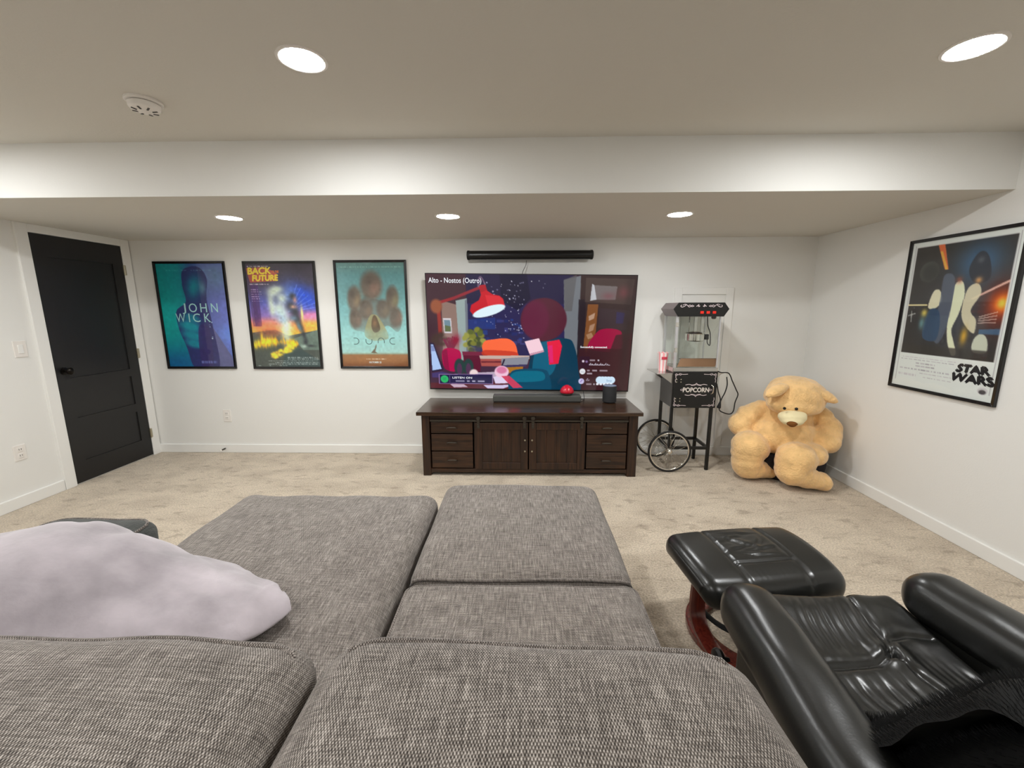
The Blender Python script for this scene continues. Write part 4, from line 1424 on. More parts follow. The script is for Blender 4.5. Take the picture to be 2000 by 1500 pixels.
# items on the console
t = thing('soundbar', (0.144, 3.90, 0.588), 'flat grey fabric soundbar on the console under the television', 'soundbar')
mb = MB()
soft_box(mb, -0.268, 0.560, 3.845, 3.955, 0.593, 0.655, 0.012, n=4)
mb.build('body', M_grey_cloth, t, smooth=True, weld=True)
MB().box(-0.262, 0.554, 3.852, 3.948, 0.588, 0.597).build('base', M_black, t)
mb = MB()
mb.sweep(smoothpath([(0.552, 3.94, 0.61), (0.60, 3.97, 0.592), (0.612, 4.01, 0.60), (0.606, 4.04, 0.66)]), 0.003, 6)
mb.build('cable', M_blackmatte, t, smooth=True)

t = thing('smart_speaker', (0.827, 3.87, 0.588), 'dark grey cylindrical speaker on the right end of the console', 'speaker')
MB().lathe([(0.056, 0.592), (0.064, 0.600), (0.064, 0.742), (0.062, 0.748)], (0.827, 3.87, 0), 36).build('body', M_dark_cloth, t, smooth=True, angle=40)
MB().lathe([(0.050, 0.588), (0.054, 0.593)], (0.827, 3.87, 0), 36).build('foot', M_black, t)
MB().lathe([(0.0615, 0.748), (0.058, 0.752), (0.045, 0.749), (0.002, 0.749)], (0.827, 3.87, 0), 36).build('top_plate', mk('speaker_top', (96, 102, 130), 0.25), t, smooth=True, angle=40)

t = thing('red_trinket', (0.430, 3.880, 0.655), 'small round red and grey ornament on top of the soundbar', 'ornament')
MB().lathe([(0.030, 0.667), (0.062, 0.676), (0.066, 0.690), (0.056, 0.716), (0.036, 0.738), (0.012, 0.750), (0.002, 0.751)], (0.430, 3.890, 0), 28).build('dome', M_red, t, smooth=True)
MB().lathe([(0.026, 0.655), (0.046, 0.658), (0.056, 0.668), (0.058, 0.675)], (0.430, 3.890, 0), 28).build('base', M_grey_cloth, t, smooth=True)

# ------------------------------------------------------------------ popcorn cart
FX0, FX1, FY, RY = 1.333, 1.722, 3.670, 3.985
t = thing('popcorn_cart', (1.5, 3.82, 0), 'black popcorn machine on a cart with two spoked wheels', 'popcorn machine')
# cabinet
MB().box(FX0, FX1, FY, RY, 0.588, 0.905).build('cabinet', M_pop_side, t, bevel=0.004)
fr = MB().box(FX0 + 0.004, FX1 - 0.003, FY - 0.012, FY + 0.002, 0.586, 0.912).build('cabinet_door', M_pop_black, t, bevel=0.003)
plc = Plane2D((FX0, FY - 0.012, 0.912), (1, 0, 0), (0, 0, -1))
M_scroll = mk('pink_white_scroll', (206, 190, 192), 0.5)
M_popw = mk('popcorn_lettering', (224, 216, 208), 0.5)
lettering('POPCORN', plc, 0.092, 0.142, 0.318, 0.182, M_popw, fr, 0.0008, bold=0.0016)
mb = MB()


def stroke(mb, pl_, pts, w, h=0.0008, per=6):
    ps = smoothpath([(x, y, 0) for x, y in pts], per)
    for k, (p, q) in enumerate(zip(ps, ps[1:])):
        d = (q - p)
        if d.length < 1e-6:
            continue
        nn = Vector((-d.y, d.x, 0)).normalized() * w / 2
        hh = h + (k % 2) * 0.00003
        mb.add([pl_(p.x + nn.x, p.y + nn.y, hh), pl_(q.x + nn.x, q.y + nn.y, hh), pl_(q.x - nn.x, q.y - nn.y, hh), pl_(p.x - nn.x, p.y - nn.y, hh)], [(3, 2, 1, 0)])


for sx in (1, -1):
    for sy in (1, -1):
        mb = MB()

        def T_(x, y):
            return ((x if sx > 0 else (FX1 - FX0) - x), (y if sy > 0 else 0.326 - y))
        stroke(mb, plc, [T_(*p) for p in ((0.125, 0.022), (0.08, 0.024), (0.055, 0.016), (0.040, 0.028), (0.026, 0.018), (0.016, 0.026), (0.022, 0.036), (0.032, 0.030), (0.026, 0.022))], 0.0045)
        stroke(mb, plc, [T_(*p) for p in ((0.024, 0.034), (0.020, 0.048), (0.026, 0.060), (0.020, 0.075), (0.022, 0.095))], 0.0045)
        stroke(mb, plc, [T_(*p) for p in ((0.036, 0.030), (0.048, 0.024), (0.060, 0.030), (0.072, 0.022))], 0.0055)
        mb.build('corner_scroll', M_scroll, fr, fix=False)
for sy in (1, -1):
    yc = 0.162
    mb = MB()

    def V_(x, y):
        return (x, yc + sy * y)
    stroke(mb, plc, [V_(*p) for p in ((0.110, 0.044), (0.14, 0.050), (0.17, 0.044), (0.196, 0.050), (0.205, 0.060), (0.214, 0.050), (0.24, 0.044), (0.27, 0.050), (0.30, 0.044))], 0.0055)
    stroke(mb, plc, [V_(*p) for p in ((0.16, 0.038), (0.19, 0.042), (0.205, 0.048), (0.22, 0.042), (0.25, 0.038))], 0.004)
    mb.build('scroll_border', M_scroll, fr, fix=False)
for sx in (0.080, 0.330):
    mb = MB()
    stroke(mb, plc, [(sx - 0.012, 0.162), (sx, 0.155), (sx + 0.012, 0.162), (sx, 0.169), (sx - 0.012, 0.162)], 0.004)
    mb.build('scroll_diamond', M_scroll, fr, fix=False)
for hx in (0.030, 0.068):
    for hz in (0.068, 0.092, 0.240, 0.264):
        MB().lathe([(0.001, 0.0), (0.0045, -0.0015), (0.005, -0.0005)], tuple(plc(hx, hz, 0.003)), 8, axis='y').build('rivet', M_nickel, fr)
mb = MB()
mb.sweep(smoothpath([tuple(plc(0.334, 0.118, 0.002)), tuple(plc(0.345, 0.130, 0.016)), tuple(plc(0.347, 0.155, 0.020)), tuple(plc(0.345, 0.185, 0.016)), tuple(plc(0.336, 0.197, 0.002))]), 0.0045, 8)
mb.build('door_handle', M_chrome, fr, smooth=True)
# legs and frame
for x in (FX0 + 0.012, FX1 - 0.028):
    for yy, short in ((FY + 0.012, x < 1.5), (RY - 0.012, x < 1.5)):
        z0 = 0.18 if short else 0.012
        MB().box(x - 0.013, x + 0.013, yy - 0.013, yy + 0.013, z0, 0.59).build('leg', M_pop_black, t, bevel=0.002)
        if not short:
            MB().lathe([(0.015, 0.0), (0.017, 0.004), (0.016, 0.014)], (x, yy, 0), 12).build('foot_cap', M_blackmatte, t)
lx0, lx1 = FX0 + 0.012, FX1 - 0.028
for a_, b_ in (((lx0, FY + 0.012, 0.208), (lx1, FY + 0.012, 0.208)), ((lx0, RY - 0.012, 0.208), (lx1, RY - 0.012, 0.208)),
               ((lx0, FY + 0.012, 0.208), (lx0, RY - 0.012, 0.208)), ((lx1, FY + 0.012, 0.208), (lx1, RY - 0.012, 0.208))):
    MB().bar(a_, b_, 0.022, 0.026).build('cross_bar', M_pop_black, t, bevel=0.002)
MB().sweep([(1.330, 3.60, 0.196), (1.330, 4.03, 0.196)], 0.008, 10).build('axle', M_steel, t, smooth=True)
# wheels
for wy in (3.620, 4.022):
    wx, wz, R = 1.328, 0.194, 0.184
    ring = [(wx + R * math.cos(a), wy, wz + R * math.sin(a)) for a in np.linspace(0, 2 * math.pi, 64, endpoint=False)]
    w = MB().sweep(ring, (0.0095), 10, closed=True, up=(0, 1, 0)).build('wheel', M_tyre, t, smooth=True)
    ring = [(wx + (R - 0.013) * math.cos(a), wy, wz + (R - 0.013) * math.sin(a)) for a in np.linspace(0, 2 * math.pi, 64, endpoint=False)]
    MB().sweep(ring, (0.0075), 8, closed=True, up=(0, 1, 0)).build('rim', M_chrome, w, smooth=True)
    MB().lathe([(0.006, -0.026), (0.016, -0.022), (0.020, -0.016), (0.012, -0.012), (0.012, 0.012), (0.020, 0.016), (0.016, 0.020)], (wx, wy, wz), 18, axis='y').build('hub', M_chrome, w, smooth=True, angle=40)
    mb = MB()
    for k in range(20):
        a0 = 2 * math.pi * k / 20
        s = (-1 if k % 2 else 1)
        a1 = a0 + s * 0.5
        mb.sweep([(wx + 0.017 * math.cos(a1), wy + s * 0.014, wz + 0.017 * math.sin(a1)), (wx + (R - 0.018) * math.cos(a0), wy, wz + (R - 0.018) * math.sin(a0))], 0.0014, 5)
    mb.build('spokes', M_chrome, w, smooth=True)
# folding side trays
tr = MB()
tr.box(1.195, FX0, FY + 0.005, RY - 0.005, 0.884, 0.893)
tr.build('side_tray', M_steel, t, bevel=0.002)
for ya in (FY + 0.012, RY - 0.022):
    MB().prism([(FX0, 0.884), (1.22, 0.884), (FX0, 0.80)], lambda p, q, h: Vector((p, h, q)), ya, ya + 0.006).build('tray_bracket', M_steel, t)
MB().box(FX1, 1.800, FY + 0.06, RY - 0.005, 0.884, 0.893).build('side_tray', M_steel, t, bevel=0.002)
mb = MB()
mb.prism([(FX1, 0.884), (1.795, 0.884), (FX1, 0.82)], lambda p, q, h: Vector((p, h, q)), FY + 0.07, FY + 0.076)
mb.build('tray_bracket', M_steel, t)
# popper base, glass case
MB().box(FX0 - 0.002, FX1 - 0.002, FY + 0.002, RY, 0.905, 0.945).build('popper_base', M_steel, t, bevel=0.003)
gx0, gx1, gy0, gy1, gz0, gz1 = FX0 + 0.012, FX1 - 0.012, FY + 0.012, RY - 0.012, 0.945, 1.392
MB().box(gx0, gx1, gy1 - 0.003, gy1, gz0, gz1).build('rear_pane', M_glass, t)
MB().box(gx0, gx0 + 0.003, gy0, gy1, gz0, gz1).build('side_pane', M_glass, t)
MB().box(gx1 - 0.003, gx1, gy0, gy1, gz0, gz1).build('side_pane', M_glass, t)
MB().box(gx0 + 0.01, gx1 - 0.01, gy0, gy0 + 0.003, gz0 + 0.095, gz1).build('front_pane', M_glass, t)
for x, w_ in ((gx0, 0.022), (gx1, 0.012)):
    for yy in (gy0, gy1):
        MB().box(x - w_ / 2, x + w_ / 2, yy - 0.006, yy + 0.006, gz0, gz1).build('corner_post', M_alu, t, bevel=0.001)
for z in (1.10, 1.32):
    MB().box(gx0 - 0.013, gx0 + 0.013, gy0 - 0.009, gy0 + 0.005, z - 0.018, z + 0.018).build('hinge', M_chrome, t, bevel=0.002)
# canopy: six-sided front profile, dark front and dull side
prof = [(FX0 + 0.006, 1.506), (FX1 + 0.004, 1.506), (FX1 + 0.046, 1.452), (FX1 + 0.004, 1.388), (FX0 + 0.006, 1.388), (FX0 - 0.036, 1.452)]
MB().prism(prof, lambda p, q, h: Vector((p, h, q)), FY - 0.004, RY + 0.006).build('canopy', mk('canopy_side', (118, 104, 106), 0.35, metal=0.4), t, bevel=0.002)
cf = MB().prism(prof, lambda p, q, h: Vector((p, h, q)), FY - 0.012, FY - 0.003).build('canopy_front', M_pop_black, t, bevel=0.001)
plf = Plane2D((FX0, FY - 0.012, 1.506), (1, 0, 0), (0, 0, -1))
mb = MB()
for sx in (1, -1):
    def C_(x, y):
        return ((x if sx > 0 else 0.395 - x), y)
    stroke(mb, plf, [C_(*p) for p in ((0.03, 0.020), (0.022, 0.030), (0.035, 0.038), (0.055, 0.030), (0.07, 0.018), (0.085, 0.030), (0.10, 0.020), (0.115, 0.034), (0.135, 0.028))], 0.005)
    stroke(mb, plf, [C_(*p) for p in ((0.04, 0.022), (0.06, 0.014), (0.08, 0.024), (0.095, 0.038), (0.12, 0.022), (0.13, 0.034))], 0.0045)
    stroke(mb, plf, [C_(*p) for p in ((0.155, 0.032), (0.165, 0.026), (0.175, 0.016), (0.172, 0.034), (0.185, 0.028))], 0.006)
mb.build('scrollwork', M_scroll, cf, fix=False)
for k in range(3):
    c = plf(0.205 + 0.052 * k, 0.083, 0)
    MB().box(c.x - 0.014, c.x + 0.014, c.y - 0.008, c.y + 0.002, c.z - 0.011, c.z + 0.011).build('rocker_switch', M_red_lit, cf, bevel=0.003)
# kettle hanging from the canopy
kx, ky = 1.555, 3.815
MB().lathe([(0.010, 1.165), (0.075, 1.168), (0.082, 1.176), (0.083, 1.232), (0.086, 1.236), (0.074, 1.246), (0.020, 1.256), (0.004, 1.257)], (kx, ky, 0), 32).build('kettle', M_chrome, t, smooth=True, angle=35)
mb = MB()
mb.box(kx - 0.012, kx + 0.012, ky - 0.009, ky + 0.009, 1.256, 1.39)
mb.bar((kx + 0.06, ky, 1.24), (kx + 0.06, ky, 1.39), 0.026, 0.012)
mb.build('hanger', M_steel, t, bevel=0.001)
MB().sweep([(kx - 0.055, ky, 1.245), (kx - 0.055, ky, 1.39)], 0.004, 8).build('stir_rod', M_steel, t, smooth=True)
MB().box(kx + 0.084, kx + 0.120, ky - 0.02, ky + 0.02, 1.182, 1.228).build('kettle_plug', M_blackmatte, t, bevel=0.004)
mb = MB()
mb.sweep(smoothpath([(kx + 0.115, ky, 1.185), (kx + 0.118, ky, 1.15), (kx + 0.14, ky, 1.128), (kx + 0.147, ky + .01, 1.16), (kx + 0.140, ky + .01, 1.24), (kx + 0.112, ky, 1.30), (kx + 0.105, ky, 1.35), (kx + 0.102, ky, 1.39)]), 0.004, 8)
mb.build('kettle_cord', M_blackmatte, t, smooth=True)
MB().lathe([(0.020, 1.39), (0.020, 1.372), (0.012, 1.366), (0.002, 1.365)], (gx1 - 0.035, gy0 + 0.05, 0), 16).build('lamp_socket', M_pop_side, t, smooth=True, angle=40)
# hinged front flap, folded outwards
MB().prism([(FX0 + 0.034, 0.952), (FX1 - 0.024, 0.952), (FX1 + 0.000, 1.020), (FX0 + 0.072, 1.022)], lambda p, q, h: Vector((p, h + (q - 0.952) * 0.35, q)), FY + 0.012, FY + 0.016).build('hinged_flap', M_lid, t)
MB().sweep([(FX0 + 0.06, FY + 0.045, 1.020), (FX1 + 0.010, FY + 0.045, 1.020)], 0.003, 8).build('flap_rod', M_iron, t, smooth=True)
# mains cord hooked over the right tray
mb = MB()
mb.sweep(smoothpath([(FX1 - 0.004, 3.69, 0.915), (1.760, 3.69, 0.900), (1.826, 3.69, 0.893), (1.866, 3.69, 0.820), (1.905, 3.69, 0.745), (1.924, 3.69, 0.700), (1.905, 3.69, 0.630), (1.898, 3.69, 0.555), (1.870, 3.69, 0.524), (1.815, 3.69, 0.535), (1.772, 3.69, 0.565), (1.780, 3.69, 0.65), (1.808, 3.69, 0.72), (1.822, 3.69, 0.79), (1.812, 3.69, 0.86)], 8), 0.005, 8)
mb.sweep(smoothpath([(1.735, 3.70, 0.80), (1.755, 3.70, 0.72), (1.775, 3.695, 0.66), (1.768, 3.69, 0.60)]), 0.005, 8)
mb.build('power_cord', M_blackmatte, t, smooth=True)
MB().sweep([(1.773, 3.685, 0.645), (1.770, 3.685, 0.625), (1.764, 3.685, 0.590), (1.763, 3.685, 0.580)], [0.006, 0.010, 0.017, 0.016], 10).build('mains_plug', M_blackmatte, t, smooth=True)

# popcorn cup on the left tray
t = thing('popcorn_cup', (1.300, 3.86, 0.893), 'pink and white striped paper popcorn cup on the left cart tray', 'cup')
mb = MB()
n = 32
vs, fs, mi = [], [], []
for lev, (r, z) in enumerate(((0.036, 0.893), (0.049, 1.055))):
    for k in range(n):
        a_ = 2 * math.pi * k / n
        zz_ = z + (0.008 * (1 if (k // 2) % 2 else 0) if lev else 0)
        vs.append((1.300 + r * math.cos(a_), 3.86 + r * math.sin(a_), zz_))
for k in range(n):
    mb.add([vs[k], vs[(k + 1) % n], vs[n + (k + 1) % n], vs[n + k]], [(0, 1, 2, 3)], 1 if (k // 2) % 2 else 0)
mb.add(vs[:n], [tuple(range(n - 1, -1, -1))], 0)
cup = mb.build('cup_wall', [M_cup_white, M_cup_pink], t, weld=True)
sd = cup.modifiers.new('thick', 'SOLIDIFY')
sd.thickness = 0.0016
sd.offset = -1
mb = MB()
mb.grid(8, 3, lambda u, v: Vector((1.300 + (0.0468 + 0.001) * math.cos(math.radians(238 + 64 * u)), 3.86 + (0.0468 + 0.001) * math.sin(math.radians(238 + 64 * u)), 1.000 + 0.024 * v)))
mb.build('badge', M_cup_red, t, smooth=True)

# ------------------------------------------------------------------ plush bear on a floor cushion
t = thing('floor_cushion', (2.36, 3.66, 0), 'dark navy round floor cushion under the plush bear', 'cushion')
MB().lathe([(0.02, 0.0), (0.26, 0.004), (0.295, 0.05), (0.305, 0.13), (0.29, 0.21), (0.24, 0.245), (0.02, 0.25)], (2.365, 3.64, 0), 40).build('cover', M_pouf, t, smooth=True)
ring = [(2.365 + 0.292 * math.cos(a_), 3.64 + 0.292 * math.sin(a_), 0.208) for a_ in np.linspace(0, 2 * math.pi, 48, endpoint=False)]
MB().sweep(ring, 0.006, 8, closed=True).build('piping', M_pouf, t, smooth=True)

blobs = [((1.957, 3.505, 0.222), (0.128, 0.145, 0.105)), ((2.218, 3.298, 0.205), (0.128, 0.145, 0.120)), ((2.03, 3.52, 0.255), (0.11, 0.12, 0.10)),
         ((2.287, 3.580, 0.374), (0.268, 0.220, 0.188)), ((2.325, 3.640, 0.505), (0.228, 0.190, 0.169)),
         ((2.302, 3.500, 0.733), (0.235, 0.205, 0.158)), ((2.303, 3.530, 0.790), (0.190, 0.175, 0.105)), ((2.277, 3.450, 0.668), (0.222, 0.165, 0.092)),
         ((2.141, 3.680, 0.573), (0.081, 0.100, 0.081)), ((2.085, 3.680, 0.545), (0.090, 0.105, 0.088)), ((2.029, 3.680, 0.511), (0.098, 0.110, 0.094)), ((1.969, 3.680, 0.431), (0.103, 0.120, 0.103)),
         ((2.571, 3.560, 0.544), (0.091, 0.110, 0.082)), ((2.605, 3.500, 0.451), (0.098, 0.120, 0.106)), ((2.545, 3.440, 0.360), (0.117, 0.130, 0.105)), ((2.575, 3.470, 0.40), (0.11, 0.125, 0.105)),
         ((2.069, 3.560, 0.301), (0.092, 0.140, 0.092)), ((1.967, 3.500, 0.290), (0.144, 0.150, 0.132)), ((1.951, 3.500, 0.155), (0.116, 0.140, 0.116)), ((1.960, 3.500, 0.106), (0.116, 0.130, 0.104)),
         ((2.015, 3.500, 0.095), (0.104, 0.118, 0.092)), ((2.073, 3.500, 0.080), (0.091, 0.100, 0.075)), ((2.145, 3.500, 0.064), (0.064, 0.090, 0.058)),
         ((2.376, 3.360, 0.270), (0.134, 0.140, 0.095)), ((2.239, 3.300, 0.250), (0.148, 0.150, 0.136)), ((2.203, 3.290, 0.151), (0.113, 0.140, 0.117)), ((2.262, 3.280, 0.128), (0.116, 0.125, 0.100)),
         ((2.320, 3.270, 0.100), (0.112, 0.110, 0.085)), ((2.380, 3.265, 0.084), (0.085, 0.104, 0.072)), ((2.433, 3.260, 0.074), (0.069, 0.100, 0.073))]
bear = thing('plush_bear', (2.3, 3.55, 0), 'big honey-coloured plush bear slumped in the right corner', 'plush toy')


def union_mesh(blob_list, voxel, smooth_it, fac=0.6):
    bm = bmesh.new()
    for c, r in blob_list:
        m = Matrix.Translation(c) @ Matrix.Diagonal((*r, 1))
        bmesh.ops.create_icosphere(bm, subdivisions=4, radius=1.0, matrix=m)
    me = bpy.data.meshes.new('tmp')
    bm.to_mesh(me)
    bm.free()
    ob = bpy.data.objects.new('tmp', me)
    COL.objects.link(ob)
    rm = ob.modifiers.new('r', 'REMESH')
    rm.mode = 'VOXEL'
    rm.voxel_size = voxel
    sm = ob.modifiers.new('s', 'SMOOTH')
    sm.factor = fac
    sm.iterations = smooth_it
    dg = bpy.context.evaluated_depsgraph_get()
    res = bpy.data.meshes.new_from_object(ob.evaluated_get(dg))
    bpy.data.objects.remove(ob)
    return res


def plush(name, blob_list, mat, parent, voxel=0.010, sm=7, amp=0.006, ns=14):
    me = union_mesh(blob_list, voxel, sm)
    o0 = ORG[parent.name]
    for v in me.vertices:
        k = noise.noise(v.co * ns) + 0.5 * noise.noise(v.co * ns * 2.3)
        v.co = v.co + v.normal * k * amp
        v.co.z = max(v.co.z, 0.002)
        v.co.x = min(v.co.x, XR - 0.016)
        v.co -= o0
    me.name = name
    me.materials.clear()
    me.materials.append(mat)
    me.polygons.foreach_set('use_smooth', [True] * len(me.polygons))
    me.update()
    o = bpy.data.objects.new(name, me)
    COL.objects.link(o)
    o.parent = parent
    ORG[o.name] = o0
    return o


def hair(o, count, length, root=0.0012, seed=1, rand=0.5, bright=0.35):
    md = o.modifiers.new('pile', 'PARTICLE_SYSTEM')
    ps = o.particle_systems[-1]
    ps.seed = seed
    s = ps.settings
    s.type = 'HAIR'
    s.count = count
    s.hair_length = length
    s.hair_step = 3
    s.emit_from = 'FACE'
    s.root_radius = 1.0
    s.tip_radius = 0.3
    s.radius_scale = root
    s.display_step = 2
    s.render_step = 2
    return ps


body = plush('body', blobs, M_bear, bear)
ears = []
for A, B, w_ in (((2.120, 3.40, 0.826), (1.995, 3.36, 0.762), 0.056), ((2.375, 3.400, 0.800), (2.505, 3.335, 0.722), 0.062)):
    A, B = Vector(A), Vector(B)
    bl = []
    for k in range(6):
        p = A.lerp(B, k / 5)
        s_ = math.sin(math.pi * (0.28 + 0.60 * k / 5))
        bl.append((tuple(p), (w_ * 0.9 * s_ + 0.008, 0.052 * s_ + 0.01, 0.036 * s_ + 0.006)))
    e = plush('ear', bl, M_bear, bear, 0.008, 4, 0.004)
mz = plush('muzzle', [((2.174, 3.310, 0.598), (0.104, 0.092, 0.052)), ((2.160, 3.290, 0.575), (0.085, 0.085, 0.042)), ((2.195, 3.325, 0.612), (0.092, 0.085, 0.040))], M_cream, bear, 0.008, 5, 0.002)
plush('nose', [((2.122, 3.222, 0.566), (0.042, 0.026, 0.020)), ((2.122, 3.220, 0.560), (0.030, 0.024, 0.020))], M_nose, bear, 0.004, 3, 0.0005)
for c in ((2.094, 3.305, 0.672), (2.188, 3.305, 0.668)):
    bm = MB()
    bm.lathe([(0.0005, -0.012), (0.006, -0.0105), (0.0105, -0.006), (0.012, 0.0), (0.0105, 0.006), (0.006, 0.0105), (0.0005, 0.012)], (c[0], c[1] - 0.012, c[2]), 16, axis='y')
    bm.build('eye', M_eye, bear, smooth=True)

# ------------------------------------------------------------------ sectional sofa
sofa = thing('sectional_sofa', (-0.5, 1.0, 0), 'grey tweed sectional sofa in the foreground with a deep left chaise', 'sofa')
SZ = 0.50


def lay_cloth(o, x0, x1, y0, y1, z1):
    """cloth coordinates: the top lies flat, the sides hang down from its edges"""
    me = o.data
    o0 = ORG[o.name]
    at = me.attributes.new('cloth', 'FLOAT_VECTOR', 'POINT')
    out = []
    for v in me.vertices:
        p = v.co + o0
        nx, ny = abs(v.normal.x), abs(v.normal.y)
        drop = max(0.0, z1 - p.z)
        w = nx * nx / (nx * nx + ny * ny + 1e-6)
        out += [p.x + (1 if p.x > (x0 + x1) / 2 else -1) * drop * w, p.y + (1 if p.y > (y0 + y1) / 2 else -1) * drop * (1 - w), 0.0]
    at.data.foreach_set('vector', out)


def piped(name, x0, x1, y0, y1, z0, z1, r, crown, amp, seed, mat, parent, levels=(1,), n=26, pr=0.006):
    mb = MB()
    soft_box(mb, x0, x1, y0, y1, z0, z1, r, crown, amp, 4.5, n, seed)
    o = mb.build(name, mat, parent, smooth=True, weld=True)
    lay_cloth(o, x0, x1, y0, y1, z1)
    rr = (r, r, r) if isinstance(r, (int, float)) else r
    for L in levels:
        k = 0.29
        z = z1 - rr[2] * k if L else z0 + rr[2] * k
        mb = MB()
        path = rrect(x0 + rr[0] * k, x1 - rr[0] * k, y0 + rr[1] * k, y1 - rr[1] * k, max(rr[0] * 0.72, 0.02), z)
        if amp:
            h = ((x1 - x0) / 2, (y1 - y0) / 2)
            c = Vector(((x0 + x1) / 2, (y0 + y1) / 2, (z0 + z1) / 2))
            out = []
            for P in path:
                nv = noise.noise(P * 4.5 + Vector((seed, seed * 2, 0)))
                nd = noise.noise(P * 4.5 * 0.6 + Vector((9 + seed, 3, 5)))
                ux, uy = (P.x - c.x) / h[0], (P.y - c.y) / h[1]
                out.append(P + Vector((nd * .6 * amp, nv * .6 * amp, nv * amp + crown * (1 - ux * ux) * (1 - uy * uy))))
            path = out
        mb.sweep(path, pr, 8, closed=True)
        mb.build('piping', M_piping, o, smooth=True)
    return o


piped('chaise_cushion', -1.475, -0.432, 0.45, 2.085, 0.24, SZ, (0.075, 0.075, 0.06), 0.018, 0.010, 1.3, M_fabric, sofa, levels=())
piped('seat_cushion', -0.418, 0.418, 0.45, 1.352, 0.24, SZ - 0.004, (0.05, 0.035, 0.045), 0.020, 0.008, 5.1, M_fabric, sofa, levels=(1,))
for bx0, bx1, sd_ in ((-1.300, -0.368, 8.2), (-0.358, 0.408, 2.7)):
    bc = piped('back_cushion', bx0, bx1, 0.340, 0.700, 0.46, 0.853, (0.085, 0.08, 0.045), 0.026, 0.010, sd_, M_fabric, sofa, levels=(), n=30)
    k_ = 0.022
    full = rrect(bx0 + k_, bx1 - k_, 0.34 + k_, 0.70 - k_, 0.085, 0.853 - 0.014, n=8)
    edge = sorted([p for p in full if p.y > 0.645], key=lambda p: p.x)
    out = []
    for P in edge:
        nv = noise.noise(P * 4.5 + Vector((sd_, sd_ * 2, 0)))
        nd = noise.noise(P * 2.7 + Vector((9 + sd_, 3, 5)))
        out.append(P + Vector((nd * .006, nv * .006, nv * .010 + 0.003)))
    out = [out[0] + Vector((-0.008, -0.03, -0.026))] + out + [out[-1] + Vector((0.008, -0.03, -0.026))]
    mbp = MB()
    mbp.sweep(smoothpath(out, 3), 0.0075, 8)
    mbp.build('piping', M_piping, bc, smooth=True)
piped('armrest', -2.06, -1.555, 0.20, 1.675, 0.10, 0.575, (0.10, 0.10, 0.06), 0.012, 0.008, 3.9, M_fabric_dk, sofa)
mb = MB()
soft_box(mb, -1.46, -0.44, 0.22, 2.02, 0.08, 0.245, 0.03, n=6)
soft_box(mb, -0.44, 0.412, 0.22, 1.33, 0.08, 0.245, 0.03, n=6)
mb.build('base_frame', M_piping, sofa, smooth=True, weld=True)
mb = MB()
soft_box(mb, -1.49, 0.41, 0.13, 0.36, 0.08, 0.74, 0.05, n=8)
mb.build('backrest_frame', M_piping, sofa, smooth=True, weld=True)
for x, y in ((-1.95, 0.32), (-1.95, 1.55), (-1.55, 1.9), (-0.55, 1.9), (-0.3, 1.22), (0.32, 1.22), (0.32, 0.28), (-1.4, 0.28)):
    if x == -1.55:
        x = -1.38
    MB().lathe([(0.020, 0.0), (0.026, 0.082)], (x, y, 0), 14).build('foot', M_blackmatte, sofa)

ott = thing('fabric_ottoman', (-0.01, 1.76, 0), 'grey tweed ottoman butted against the front of the sofa seat', 'ottoman')
piped('cushion', -0.418, 0.412, 1.362, 2.215, 0.20, SZ, (0.07, 0.06, 0.055), 0.018, 0.008, 6.6, M_fabric, ott, levels=())
mb = MB()
path = [Vector((x, 1.372, SZ - 0.012 + 0.004 * math.sin(x * 9))) for x in np.linspace(-0.36, 0.36, 24)]
path = [Vector((-0.412, 1.395, SZ - 0.06)), Vector((-0.395, 1.38, SZ - 0.025))] + path + [Vector((0.392, 1.38, SZ - 0.025)), Vector((0.408, 1.395, SZ - 0.06))]
mb.sweep(path, 0.0065, 8)
mb.build('piping', M_piping, ott, smooth=True)
mb = MB()
soft_box(mb, -0.41, 0.405, 1.372, 2.155, 0.06, 0.21, 0.03, n=6)
mb.build('base_frame', M_piping, ott, smooth=True, weld=True)
for x in (-0.34, 0.34):
    for y in (1.45, 2.08):
        MB().lathe([(0.020, 0.0), (0.026, 0.062)], (x, y, 0), 14).build('foot', M_blackmatte, ott)

# ------------------------------------------------------------------ plush pillow lying over the arm
pil = thing('plush_pillow', (-1.3, 1.04, 0.52), 'large lavender grey plush pillow slumped on the left of the sofa', 'pillow')
ridge = [(-0.742, 1.170, 0.556, 0.050, 0.016), (-0.760, 1.155, 0.560, 0.085, 0.030), (-0.800, 1.135, 0.568, 0.130, 0.046), (-0.865, 1.105, 0.588, 0.180, 0.062), (-0.97, 1.075, 0.612, 0.215, 0.074),
         (-1.08, 1.050, 0.640, 0.235, 0.090), (-1.22, 1.03, 0.692, 0.250, 0.116), (-1.35, 1.01, 0.724, 0.255, 0.132), (-1.53, 1.00, 0.702, 0.255, 0.132), (-1.70, 1.0, 0.668, 0.25, 0.108),
         (-1.85, 0.99, 0.630, 0.205, 0.070), (-1.95, 0.985, 0.612, 0.150, 0.038), (-2.0, 0.98, 0.605, 0.08, 0.016)]
P_ = smoothpath([r[:3] for r in ridge], 10)
R_ = smoothpath([(r[3], r[4], 0) for r in ridge], 10)


def lens(c, s):
    return (abs(c) ** 0.85 * (1 if c > 0 else -1), s * (0.35 + 0.65 * abs(s)))


